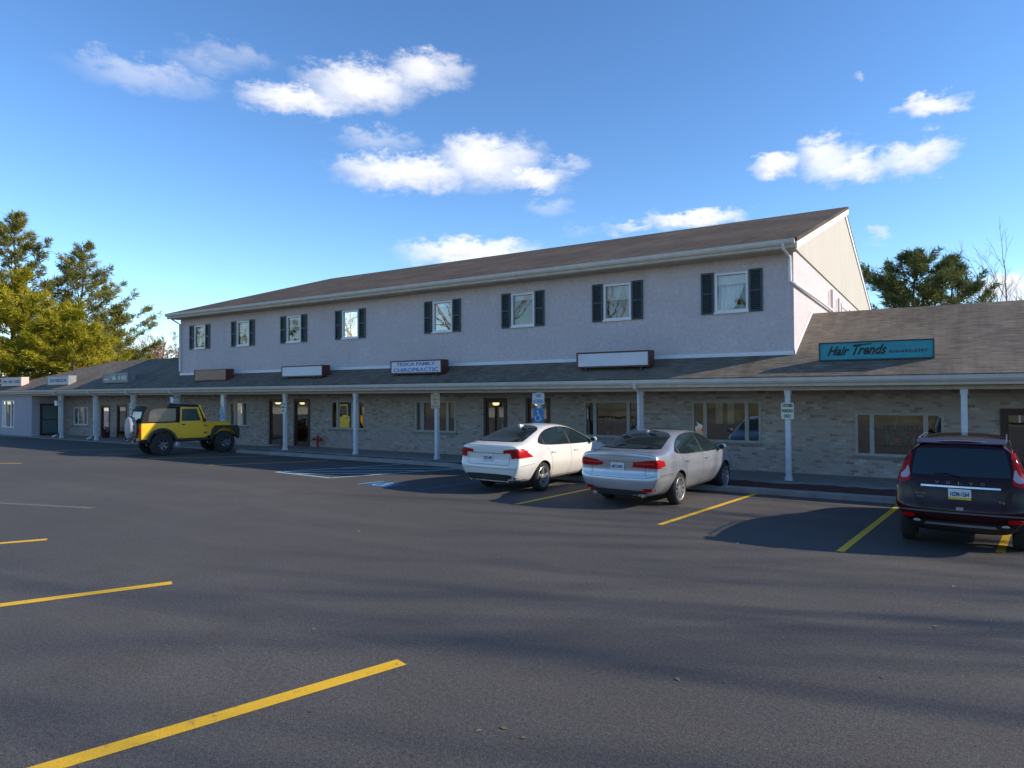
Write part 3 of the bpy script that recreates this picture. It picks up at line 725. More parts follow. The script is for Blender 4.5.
# wreath hanging inside the right-hand shop window
e = empty('wreath', (-1.36, YW+.085, 1.35), 0, 'green wreath hanging in the window behind the maroon suv', 'wreath')
m = MB(); random.seed(21)
for i in range(420):
    a = random.uniform(0, 6.283); r_ = .20+random.gauss(0, .03); p = Vector((-1.36+r_*math.cos(a), YW+.085+random.gauss(0, .012), 1.28+r_*math.sin(a)))
    d = Vector((math.cos(a+random.gauss(0, 1)), random.gauss(-.3, .4), math.sin(a+random.gauss(0, 1)))).normalized()*.07; n = d.orthogonal().normalized()*.012
    m.add([p-n, p+n, p+d], [[0, 1, 2]])
m.build('greenery', pm('wreath_green', (.06, .34, .13), .7, var=.4), e)
m = MB(); m.obox((-1.36, YW+.06, 1.16), Vector((.8,0,.6)), Vector((0,1,0)), Vector((-.6,0,.8)), .10, .012, .03); m.obox((-1.36, YW+.055, 1.16), Vector((-.8,0,.6)), Vector((0,1,0)), Vector((.6,0,.8)), .10, .012, .03); m.build('bow', pm('red_ribbon', (.6, .05, .04), .5), e)
MB().tube([(-1.36, YW+.085, 1.55), (-1.36, YW+.085, 1.86)], .006, 6).build('hanger', pm('ribbon_hanger', (.5, .45, .35), .6), e)
# ------------------------------------------------------------------ cars
def chaikin(P, it=2, t=.25):
    for _ in range(it):
        Q = []
        for i in range(len(P)):
            a, b = P[i], P[(i+1) % len(P)]
            Q += [(a[0]+(b[0]-a[0])*t, a[1]+(b[1]-a[1])*t), (a[0]+(b[0]-a[0])*(1-t), a[1]+(b[1]-a[1])*(1-t))]
        P = Q
    return P
def inside(p, P):
    c = False; x, y = p; j = len(P)-1
    for i in range(len(P)):
        xi, yi = P[i]; xj, yj = P[j]
        if (yi > y) != (yj > y) and x < (xj-xi)*(y-yi)/(yj-yi)+xi: c = not c
        j = i
    return c
def cdt(P, sp):
    B = []
    for i in range(len(P)):
        a, b = Vector(P[i]), Vector(P[(i+1) % len(P)]); n = max(1, int((b-a).length/sp+.5))
        for k in range(n): B.append(a+(b-a)*k/n)
    nb = len(B)
    x0, x1 = min(p.x for p in B), max(p.x for p in B); y0, y1 = min(p.y for p in B), max(p.y for p in B)
    V = list(B); Bt = [tuple(p) for p in B]
    x = x0+sp*.5
    while x < x1:
        y = y0+sp*.5
        while y < y1:
            if inside((x, y), Bt) and min((Vector((x, y))-b).length_squared for b in B) > (sp*.45)**2: V.append(Vector((x, y)))
            y += sp
        x += sp
    r = delaunay_2d_cdt(V, [], [list(range(nb))], 1, 1e-6)
    return r[0], r[2]
class Shell:
    """body surface other parts are laid on"""
    def __init__(s, me): s.bvh = BVHTree.FromPolygons([v.co.copy() for v in me.vertices], [list(p.vertices) for p in me.polygons])
    def ray(s, p, axis, sign=1):
        if axis == 'y': o, d = Vector((p[0], -6*sign+1.2, p[1])), Vector((0, sign, 0))
        elif axis == 'x': o, d = Vector((-6*sign, p[0], p[1])), Vector((sign, 0, 0))
        else: o, d = Vector((p[0], p[1], 6)), Vector((0, 0, -1))
        h = s.bvh.ray_cast(o, d)
        if h[0] is None: return None, None
        n = h[1]
        if n.dot(d) > 0: n = -n
        return h[0], n
    def patch(s, mb, P, axis, sign=1, off=.004, sp=.06, rnd=2):
        if rnd: P = chaikin(P, rnd)
        vs, fs = cdt(P, sp); out = []; ok = []
        for v in vs:
            p, n = s.ray((v.x, v.y), axis, sign); ok.append(p is not None); out.append(p+n*off if p is not None else Vector((0,0,0)))
        keep = [f for f in fs if all(ok[i] for i in f)]
        used = sorted({i for f in keep for i in f}); mp = {u: k for k, u in enumerate(used)}
        mb.add([out[i] for i in used], [[mp[i] for i in f] for f in keep]); return mb
    def strip(s, mb, pts, w, axis, sign=1, off=.003, sp=.05):
        pts = [Vector(p) for p in pts]; dense = []
        for a, b in zip(pts, pts[1:]):
            n = max(1, int((b-a).length/sp)); dense += [a+(b-a)*k/n for k in range(n)]
        dense.append(pts[-1]); vs = []; prev = None; fs = []
        for i, p in enumerate(dense):
            d = (dense[min(i+1, len(dense)-1)]-dense[max(i-1, 0)]).normalized(); q = Vector((-d.y, d.x))*w/2
            A, na = s.ray(p-q, axis, sign); B, nb = s.ray(p+q, axis, sign)
            if A is None or B is None: prev = None; continue
            vs += [A+na*off, B+nb*off]; k = len(vs)-2
            if prev is not None: fs.append([prev, k, k+1, prev+1])
            prev = k
        mb.add(vs, fs); return mb
def loft_body(stations, levels=2):
    """stations: (y, [9 points (x, z[, dy])]) from the rear forward; mirrored in x"""
    vs = []; fs = []; idx = []
    n = len(stations[0][1])
    for y, ring in stations:
        row = {}
        for i, p in enumerate(ring):
            dy = p[2] if len(p) > 2 else 0
            if i in (0, n-1): row[(i, 0)] = len(vs); vs.append((0, y+dy, p[1]))
            else:
                for s in (-1, 1): row[(i, s)] = len(vs); vs.append((p[0]*s, y+dy, p[1]))
        idx.append(row)
    def g(k, i, s): return idx[k][(i, 0)] if i in (0, n-1) else idx[k][(i, s)]
    for k in range(len(stations)-1):
        for i in range(n-1):
            for s in (-1, 1): fs.append([g(k,i,s), g(k+1,i,s), g(k+1,i+1,s), g(k,i+1,s)])
    for k, bow in ((0, -.05), (len(stations)-1, .06)):
        y, ring = stations[k]; c = {0: g(k,0,1), n-1: g(k,n-1,1)}
        for i in range(1, n-1):
            c[i] = len(vs); dy = ring[i][2] if len(ring[i]) > 2 else 0
            vs.append((0, y+dy+bow, ring[i][1]))
        for i in range(n-1):
            for s in (-1, 1):
                f = [g(k,i,s), g(k,i+1,s), c[i+1], c[i]]; f = list(dict.fromkeys(f))
                if len(f) > 2: fs.append(f)
    me = bpy.data.meshes.new('tmp'); me.from_pydata(vs, [], fs); me.update()
    bm = bmesh.new(); bm.from_mesh(me); bmesh.ops.recalc_face_normals(bm, faces=bm.faces); bm.to_mesh(me); bm.free()
    o = bpy.data.objects.new('tmp', me); COL.objects.link(o)
    md = o.modifiers.new('s', 'SUBSURF'); md.levels = levels; md.render_levels = levels
    return o
def evaluated(o):
    dg = bpy.context.evaluated_depsgraph_get(); dg.update()
    return bpy.data.meshes.new_from_object(o.evaluated_get(dg))
def finish_body(o, arches, r, paint, inner, parent, depth=.5):
    """cut the wheel wells, return (body object, uncut shell)"""
    shell = Shell(evaluated(o))
    cut = MB()
    for (y, z, half) in arches:
        for s in (-1, 1):
            cut.lathe([(s*(half-depth), r), (s*(half+.4), r)], (0, y, z), 'x', 36)
    c = cut.build('tmpcut', inner)
    o.data.materials.append(paint); o.data.materials.append(inner)
    md = o.modifiers.new('b', 'BOOLEAN'); md.operation = 'DIFFERENCE'; md.object = c; md.solver = 'EXACT'
    try: md.material_mode = 'TRANSFER'
    except Exception: pass
    me = evaluated(o); bpy.data.objects.remove(o); bpy.data.objects.remove(c)
    b = bpy.data.objects.new('body', me); COL.objects.link(b); b.parent = parent
    me.polygons.foreach_set('use_smooth', [True]*len(me.polygons)); me.set_sharp_from_angle(angle=R(32))
    return b, shell
CGL = None
def car_glass():
    global CGL
    if CGL: return CGL
    m, nt, b = nmat('car_glass'); b.inputs['Base Color'].default_value = (.012, .022, .026, 1); b.inputs['Roughness'].default_value = .03
    b.inputs['Specular IOR Level'].default_value = .5; b.inputs['Coat Weight'].default_value = .25; b.inputs['Coat Roughness'].default_value = .02
    CGL = m; return m
LENS = pm('red_lens', (.38, .003, .005), .3, coat=0, spec=.25); LENS2 = pm('clear_lens', (.55, .50, .50), .12, coat=1); DLENS = pm('dark_red_lens', (.16, .004, .006), .15, coat=1)
ALLOY = pm('alloy_rim', (.50, .50, .51), .3, metal=.8); DALLOY = pm('dark_alloy_rim', (.12, .12, .125), .35, metal=.7)
SEAM = pm('panel_seam', (.02, .02, .02), .8)
PLATEW = pm('white_plate', (.66, .68, .66), .4); PLATEY = pm('yellow_plate_band', (.62, .45, .03), .4); PLT = pm('plate_lettering', (.03, .06, .16), .5)
def wheel(parent, x, y, r, w, side, spokes, rim_r, mat=ALLOY, flat=.0):
    e = empty('wheel', (x, y, r-.004), parent=parent); s = side
    prof = [(-w/2, rim_r), (-w/2-.004, rim_r+.02), (-w/2-.008, (rim_r+r)/2), (-w/2+.02, r-.012), (-w/2+.05, r), (w/2-.05, r), (w/2-.02, r-.012), (w/2+.008, (rim_r+r)/2), (w/2+.004, rim_r+.02), (w/2, rim_r)]
    MB().lathe(prof, (0,0,0), 'x', 36, closed=True).build('tyre', RUB, e, smooth=True, local=True)
    m = MB(); q = s*w/2
    m.lathe([(q*.98, rim_r+.004), (q*1.02, rim_r-.004), (q*.95, rim_r-.022), (q*.2, rim_r-.045), (q*.1, rim_r-.05)], (0,0,0), 'x', 36, cap=False)
    hub = [(q*.15, .055), (q*.86, .055), (q*.9, .045), (q*.9, .01)]; m.lathe(hub, (0,0,0), 'x', 16)
    for k in range(spokes):
        a = 2*math.pi*k/spokes+.3; er = Vector((0, math.cos(a), math.sin(a))); et = Vector((0, -math.sin(a), math.cos(a))); ex = Vector((s, 0, 0))
        w0, w1 = (.038, .030) if spokes <= 6 else (.022, .018)
        P = []
        for rr, ww, xo in ((.04, w0, w/2*.84), (rim_r-.015, w1, w/2*.93)):
            for dx in (-.03, 0):
                for sg in (-1, 1): P.append(er*rr+et*ww*sg+ex*(xo+dx))
        m.add(P, [[0,1,3,2], [4,6,7,5], [0,4,5,1], [2,3,7,6], [0,2,6,4], [1,5,7,3]])
    m.build('rim', mat, e, smooth=True, local=True)
    MB().lathe([(q*.1, rim_r-.08), (q*.16, rim_r-.08), (q*.16, .03), (q*.1, .03)], (0,0,0), 'x', 24).build('brake_disc', pm('dark_hub', (.03,.03,.03), .6), e, local=True)
    return e
def plate(parent, sh, x, z, w, h, txt, band=None, y=None, ink=PLT):
    p, n = sh.ray((x, z), 'y'); yy = (p.y if y is None else y)-.022
    m = MB(); m.box(x-w/2, x+w/2, yy, yy+.012, z-h/2, z+h/2); o = m.build('licence_plate', PLATEW, parent, local=True, bevel=.004)
    text_mesh('plate_text', txt, h*.55, ink, o, (x, yy-.002, z), (1,0,0), (0,0,1), w*.82, extrude=.001, bold=.003)
    if band:
        m = MB(); m.box(x-w/2, x+w/2, yy-.002, yy-.0005, z-h/2, z-h/2+h*.22); m.build('plate_band', band, o, local=True)
    return o
def mirror(parent, s, x, y, z, paint):
    m = MB(); vs = []; prof = [(0, .55), (.04, .9), (.10, 1.0), (.15, .85), (.185, .4)]
    for t, k in prof:
        for i in range(10):
            a = 2*math.pi*i/10; vs.append((s*(x+t), y+.055*k*math.cos(a)+.02*t, z+.07*k*math.sin(a)+.1*t))
    fs = []
    for i in range(len(prof)-1):
        for k in range(10): fs.append([i*10+k, i*10+(k+1) % 10, (i+1)*10+(k+1) % 10, (i+1)*10+k])
    fs += [list(range(10)), [40+k for k in range(10)]]
    m.add(vs, fs); o = m.build('wing_mirror', paint, parent, smooth=True, local=True)
    m = MB(); m.obox((s*(x-.02), y+.03, z-.05), Vector((1,0,0)), Vector((0,1,0)), Vector((0,0,1)), .05, .03, .02); m.build('stalk', BLACK, o, local=True)
    m = MB(); vs = [(s*(x+.10)+.065*math.cos(a*.5236), y-.056, z+.01+.052*math.sin(a*.5236)) for a in range(12)]; m.poly(vs); m.build('mirror_glass', car_glass(), o, local=True)
def side_glass(sh, parent, outline, splits, off=.006, glass=None):
    """outline in (y,z), rear to front over the top; splits: y of the pillars"""
    for s in (1, -1):
        sign = -s
        m = MB(); sh.patch(m, [(y+(.0), z) for y, z in outline], 'x', sign, .004, .06, 2); gk = m.build('window_surround', BLACK, parent, smooth=True, local=True)
        cx = sum(p[0] for p in outline)/len(outline); cz = sum(p[1] for p in outline)/len(outline)
        ins = []
        O = chaikin(outline, 2)
        for y, z in O:
            d = Vector((cx-y, cz-z)); d.normalize(); ins.append((y+d.x*.028, z+d.y*.022))
        ys = [min(p[0] for p in ins)-1]+splits+[max(p[0] for p in ins)+1]
        for a, b in zip(ys, ys[1:]):
            a2, b2 = a+.03, b-.03
            P = clip(clip(ins, a2, 1), b2, -1)
            if len(P) > 2:
                m = MB(); sh.patch(m, P, 'x', sign, .009, .06, 0); m.build('side_window', glass or car_glass(), parent, smooth=True, local=True)
def clip(P, lim, sg):
    out = []
    for i in range(len(P)):
        a, b = P[i], P[(i+1) % len(P)]
        ia, ib = (a[0]-lim)*sg >= 0, (b[0]-lim)*sg >= 0
        if ia: out.append(a)
        if ia != ib:
            t = (lim-a[0])/(b[0]-a[0]); out.append((lim, a[1]+(b[1]-a[1])*t))
    return out
def lay(sh, parent, name, polys, mat, off=.005, sp=.05, rnd=2):
    m = MB()
    for P, axis, sign in polys: sh.patch(m, P, axis, sign, off, sp, rnd)
    return m.build(name, mat, parent, smooth=True, local=True)
def mir(P): return [(-x, z) for x, z in P][::-1]
def seams(sh, parent, lines, w=.007):
    for pts, axis, sign in lines:
        m = MB(); sh.strip(m, pts, w, axis, sign, .0025); m.build('panel_gap', SEAM, parent, local=True)
def handles(sh, parent, pts, mat):
    for s in (1, -1):
        for y, z in pts:
            p, n = sh.ray((y, z), 'x', -s)
            m = MB(); m.obox(p+n*.022, Vector((1,0,0)), Vector((0,1,0)), Vector((0,0,1)), .012, .10, .014); m.build('door_handle', mat, parent, local=True, bevel=.006)
def exhaust(parent, x, y, z):
    MB().lathe([(0, .04), (0, .045), (.15, .045), (.15, .032), (.02, .032)], (x, y, z), 'y', 16).build('exhaust_pipe', CHROME, parent, smooth=True, local=True)

def sedan_rings(T):
    """T rows: y, bottom z, sill half width, waist half width, waist z, belt half width, belt z, glass mid (x,z), cant rail (x,z), roof side (x,z), centre z"""
    st = []
    for (y, zb, ws, ww, zw, wb, zbelt, g5, g6, g7, zc) in T:
        wl = ww+(wb-ww)*.45; d = (-.045, .03) if not st else (-.03, .012) if len(st) == 1 else (0, 0)
        st.append((y, [(0, zb), (ws*.8, zb), (ws, zb+.10), (ww, zw, d[0]), (wl-.004, zw+.13, d[1]), (wb, zbelt), g5, g6, g7, (0, zc)]))
    return st

def accord(loc, rz):
    e = empty('parked_sedan', loc, rz, 'silver four door sedan with white licence plate and dark sunroof, right of the white sedan', 'car', 'cars parked nose-in at the kerb')
    pt = m_paint('silver_paint', (.46, .48, .52), .6, .28)
    T = [(-1.09, .25, .72, .88, .58, .86, .90, (.84, 1.02), (.78, 1.065), (.42, 1.085), 1.09),
         (-1.06, .23, .74, .905, .58, .885, .91, (.855, 1.03), (.785, 1.08), (.42, 1.10), 1.105),
         (-.94, .21, .77, .925, .58, .905, .92, (.865, 1.035), (.78, 1.085), (.42, 1.105), 1.11),
         (-.62, .20, .79, .935, .58, .915, .945, (.86, 1.045), (.765, 1.095), (.44, 1.115), 1.12),
         (-.30, .20, .80, .935, .58, .915, .96, (.83, 1.10), (.70, 1.19), (.43, 1.215), 1.22),
         (.10, .20, .80, .935, .58, .91, .965, (.80, 1.17), (.655, 1.325), (.41, 1.355), 1.365),
         (.50, .19, .81, .935, .58, .905, .965, (.775, 1.21), (.625, 1.415), (.38, 1.455), 1.465),
         (1.15, .19, .81, .935, .58, .905, .96, (.77, 1.22), (.62, 1.435), (.37, 1.485), 1.495),
         (1.80, .19, .81, .935, .58, .90, .945, (.775, 1.19), (.63, 1.395), (.38, 1.44), 1.45),
         (2.30, .19, .81, .935, .58, .895, .93, (.82, 1.08), (.70, 1.20), (.42, 1.235), 1.245),
         (2.78, .19, .80, .93, .58, .885, .92, (.84, .965), (.75, 1.00), (.44, 1.02), 1.03),
         (3.20, .20, .78, .91, .58, .86, .86, (.82, .905), (.72, .935), (.42, .955), .96),
         (3.55, .22, .70, .86, .55, .80, .76, (.75, .81), (.66, .84), (.40, .865), .87),
         (3.74, .26, .58, .72, .52, .68, .68, (.64, .72), (.56, .745), (.34, .76), .765)]
    o = loft_body(sedan_rings(T), 3)
    b, sh = finish_body(o, [(0, .33, .93), (2.776, .33, .93)], .375, pt, BLACK, e)
    G = car_glass()
    lay(sh, e, 'rear_window_seal', [([(-.71, -.62), (.71, -.62), (.64, -.2), (.55, .52), (-.55, .52), (-.64, -.2)], 'z', 1)], BLACK, .003, .035)
    lay(sh, e, 'rear_window', [([(-.69, -.60), (.69, -.60), (.62, -.2), (.53, .50), (-.53, .50), (-.62, -.2)], 'z', 1)], G, .014, .035)
    lay(sh, e, 'windscreen', [([(-.54, 1.85), (.54, 1.85), (.62, 2.3), (.69, 2.75), (-.69, 2.75), (-.62, 2.3)], 'z', 1)], G, .006)
    lay(sh, e, 'sunroof', [([(-.44, .92), (.44, .92), (.44, 1.62), (-.44, 1.62)], 'z', 1)], pm('dark_sunroof', (.03, .012, .016), .2, coat=1), .006)
    side_glass(sh, e, [(-.22, 1.02), (-.06, 1.17), (.36, 1.34), (.85, 1.405), (1.35, 1.41), (1.80, 1.355), (2.25, 1.16), (2.66, .975), (1.3, .975)], [.02, 1.30])
    seams(sh, e, [([(1.30, .98), (1.31, .6), (1.28, .30)], 'x', -1), ([(2.52, .93), (2.50, .6), (2.42, .30)], 'x', -1), ([(.12, 1.0), (.30, .78), (.40, .45), (.48, .30)], 'x', -1),
                  ([(1.30, .98), (1.31, .6), (1.28, .30)], 'x', 1), ([(2.52, .93), (2.50, .6), (2.42, .30)], 'x', 1), ([(.12, 1.0), (.30, .78), (.40, .45), (.48, .30)], 'x', 1),
                  ([(.55, .30), (2.35, .30)], 'x', -1), ([(-.62, .97), (-.62, .60), (.62, .60), (.62, .97)], 'y', 1), ([(-.83, .66), (-.62, .60)], 'y', 1), ([(.62, .60), (.83, .66)], 'y', 1), ([(-1.0, .66), (-.42, .665)], 'x', -1)])
    lay(sh, e, 'door_crease_shade', [([(-.55, .80), (2.6, .745), (2.6, .757), (-.55, .815)], 'x', -1), ([(-.55, .80), (2.6, .745), (2.6, .757), (-.55, .815)], 'x', 1)], pm('silver_crease_shade', (.30, .30, .31), .3, metal=.5), .003, .08, 0)  # crease shading painted as a darker silver strip along the doors
    handles(sh, e, [(.42, .86), (1.55, .85)], pt)
    tr = [(.34, .815), (.94, .80), (.94, .965), (.84, .97), (.36, .91)]
    lay(sh, e, 'tail_light', [(tr, 'y', 1), ([(-1.08, .81), (-.78, .84), (-.82, .94), (-1.08, .96)], 'x', -1)], LENS, .012, .03, 0)
    lay(sh, e, 'tail_light', [(mir(tr), 'y', 1), ([(-1.08, .81), (-.78, .84), (-.82, .94), (-1.08, .96)], 'x', 1)], LENS, .012, .04, 1)
    lay(sh, e, 'tail_light_strip', [([(.40, .875), (.82, .89), (.82, .905), (.40, .89)], 'y', 1), ([(-.82, .89), (-.40, .875), (-.40, .89), (-.82, .905)], 'y', 1)], pm('pink_lens', (.55, .08, .09), .15, coat=1), .016, .05, 0)
    lay(sh, e, 'chrome_strip', [([(-.36, .905), (.36, .905), (.36, .93), (-.36, .93)], 'y', 1)], CHROME, .012, .06, 0)
    lay(sh, e, 'boot_lip_shade', [([(-.74, 1.01), (.74, 1.01), (.72, 1.025), (-.72, 1.025)], 'y', 1)], pm('silver_shadow_edge', (.28, .28, .29), .3, metal=.5), .004, .06, 0)  # shade at the boot edge, painted as a thin darker strip
    for s in (1, -1):
        P = [(.46, .335), (.78, .355), (.80, .42), (.56, .41)]
        lay(sh, e, 'reflector', [(P if s > 0 else mir(P), 'y', 1)], LENS, .009, .05, 1)
    lay(sh, e, 'rear_diffuser', [([(-.72, .23), (.72, .23), (.66, .345), (.45, .365), (-.45, .365), (-.66, .345)], 'y', 1)], BLACK, .006, .05, 1)
    lay(sh, e, 'chrome_trim', [([(-.58, .367), (.58, .367), (.58, .384), (-.58, .384)], 'y', 1)], CHROME, .010, .06, 0)
    plate(e, sh, 0, .81, .31, .155, '407 LWD')
    exhaust(e, .55, -1.09, .27); exhaust(e, -.55, -1.09, .27)
    for s in (1, -1): mirror(e, s, .87, 2.38, 1.03, pt)
    MB().add([(-.03, .30, 1.40), (.03, .30, 1.40), (.018, .52, 1.43), (-.018, .52, 1.43), (-.008, .30, 1.475), (.008, .30, 1.475), (.004, .42, 1.46), (-.004, .42, 1.46)], [[0,1,5,4], [1,2,6,5], [2,3,7,6], [3,0,4,7], [4,5,6,7]]).build('aerial_fin', pt, e, smooth=True, local=True)
    lay(sh, e, 'brake_lamp', [([(-.16, .42), (.16, .42), (.16, .45), (-.16, .45)], 'z', 1)], DLENS, .012, .05, 0)
    for s in (1, -1):
        lay(sh, e, 'headlight', [([(3.25, .68), (3.62, .60), (3.60, .72), (3.2, .82)], 'x', -s)], LENS2, .006, .05, 1)
        for y in (0, 2.776): wheel(e, s*.80, y, .328, .215, s, 10, .235)
    return e

def s60(loc, rz):
    e = empty('parked_sedan', loc, rz, 'white four door sedan with stepped red tail lights beside the blue wheelchair sign', 'car', 'cars parked nose-in at the kerb')
    pt = m_paint('white_paint', (.72, .70, .66), 0, .3)
    T = [(-1.01, .27, .70, .86, .60, .84, .93, (.80, 1.02), (.73, 1.06), (.40, 1.08), 1.085),
         (-.97, .25, .74, .895, .60, .87, .94, (.83, 1.035), (.745, 1.08), (.40, 1.10), 1.105),
         (-.82, .22, .77, .92, .60, .895, .95, (.845, 1.045), (.75, 1.095), (.42, 1.12), 1.125),
         (-.55, .20, .79, .935, .60, .91, .97, (.845, 1.075), (.73, 1.14), (.42, 1.165), 1.17),
         (-.22, .20, .80, .94, .60, .915, .985, (.82, 1.13), (.68, 1.235), (.42, 1.265), 1.27),
         (.12, .20, .80, .94, .60, .91, .985, (.79, 1.19), (.635, 1.345), (.40, 1.38), 1.39),
         (.55, .19, .81, .94, .60, .905, .985, (.765, 1.235), (.605, 1.43), (.37, 1.475), 1.485),
         (1.10, .19, .81, .94, .60, .905, .975, (.76, 1.24), (.60, 1.455), (.36, 1.50), 1.51),
         (1.70, .19, .81, .94, .60, .90, .96, (.765, 1.21), (.61, 1.415), (.37, 1.465), 1.475),
         (2.20, .19, .81, .94, .60, .895, .945, (.81, 1.10), (.69, 1.23), (.42, 1.27), 1.28),
         (2.70, .19, .80, .935, .60, .885, .93, (.84, .985), (.75, 1.02), (.44, 1.045), 1.055),
         (3.15, .20, .78, .91, .60, .86, .87, (.81, .92), (.70, .955), (.42, .975), .98),
         (3.50, .22, .70, .85, .56, .79, .77, (.74, .82), (.64, .855), (.40, .88), .885),
         (3.66, .26, .58, .70, .52, .66, .69, (.62, .73), (.54, .755), (.34, .77), .775)]
    o = loft_body(sedan_rings(T), 3)
    b, sh = finish_body(o, [(0, .33, .93), (2.776, .33, .93)], .375, pt, BLACK, e)
    G = car_glass()
    lay(sh, e, 'rear_window_seal', [([(-.70, -.74), (.70, -.74), (.63, -.25), (.52, .52), (-.52, .52), (-.63, -.25)], 'z', 1)], BLACK, .003, .035)
    lay(sh, e, 'rear_window', [([(-.67, -.72), (.67, -.72), (.61, -.25), (.50, .50), (-.50, .50), (-.61, -.25)], 'z', 1)], G, .014, .035)
    lay(sh, e, 'windscreen', [([(-.54, 1.75), (.54, 1.75), (.62, 2.2), (.69, 2.68), (-.69, 2.68), (-.62, 2.2)], 'z', 1)], G, .006)
    side_glass(sh, e, [(-.20, 1.05), (-.05, 1.20), (.36, 1.36), (.85, 1.425), (1.25, 1.43), (1.70, 1.375), (2.15, 1.19), (2.60, .995), (1.3, 1.0)], [.10, 1.26])
    seams(sh, e, [([(1.26, 1.0), (1.28, .6), (1.25, .30)], 'x', -1), ([(2.46, .95), (2.45, .6), (2.38, .30)], 'x', -1), ([(.18, 1.02), (.34, .80), (.42, .45), (.50, .30)], 'x', -1),
                  ([(1.26, 1.0), (1.28, .6), (1.25, .30)], 'x', 1), ([(2.46, .95), (2.45, .6), (2.38, .30)], 'x', 1),
                  ([(.55, .30), (2.35, .30)], 'x', -1), ([(-.66, .98), (-.60, .64), (.60, .64), (.66, .98)], 'y', 1), ([(-.92, .62), (-.42, .66)], 'x', -1), ([(-.85, .56), (.85, .56)], 'y', 1)])
    handles(sh, e, [(.45, .87), (1.52, .86)], pt)
    tr = [(.46, .97), (.80, 1.005), (.92, 1.0), (.92, .82), (.68, .785), (.66, .905), (.46, .90)]
    si = [(-1.0, .80), (-.46, .815), (-.64, .91), (-.80, 1.005), (-1.0, 1.0)]
    lay(sh, e, 'tail_light', [(tr, 'y', 1), (si, 'x', -1)], LENS, .012, .03, 0)
    lay(sh, e, 'tail_light', [(mir(tr), 'y', 1), (si, 'x', 1)], LENS, .012, .03, 0)
    ins = [(.69, .945), (.83, .965), (.86, .89), (.72, .87)]
    lay(sh, e, 'lamp_insert', [(ins, 'y', 1), (mir(ins), 'y', 1)], DLENS, .016, .04, 1)
    lay(sh, e, 'boot_crease_shade', [([(-.50, .885), (.50, .885), (.50, .905), (-.50, .905)], 'y', 1)], pm('white_crease_shade', (.30, .30, .31), .4), .004, .06, 0)  # grey strip on white paint stands in for the crease's shade
    lay(sh, e, 'rear_diffuser', [([(-.78, .22), (.78, .22), (.74, .40), (.56, .44), (-.56, .44), (-.74, .40)], 'y', 1)], BLACK, .006, .05, 1)
    plate(e, sh, 0, .79, .31, .155, 'ZCK-489')
    exhaust(e, .55, -1.0, .30); exhaust(e, -.55, -1.0, .30)
    for s in (1, -1): mirror(e, s, .87, 2.32, 1.06, pt)
    MB().add([(-.04, .25, 1.42), (.04, .25, 1.42), (.02, .50, 1.45), (-.02, .50, 1.45), (-.01, .25, 1.50), (.01, .25, 1.50), (.005, .40, 1.48), (-.005, .40, 1.48)], [[0,1,5,4], [1,2,6,5], [2,3,7,6], [3,0,4,7], [4,5,6,7]]).build('aerial_fin', pt, e, smooth=True, local=True)
    for s in (1, -1):
        lay(sh, e, 'headlight', [([(3.2, .70), (3.55, .62), (3.52, .74), (3.1, .84)], 'x', -s)], LENS2, .006, .05, 1)
        for y in (0, 2.776): wheel(e, s*.80, y, .33, .215, s, 5, .235, ALLOY)
    return e

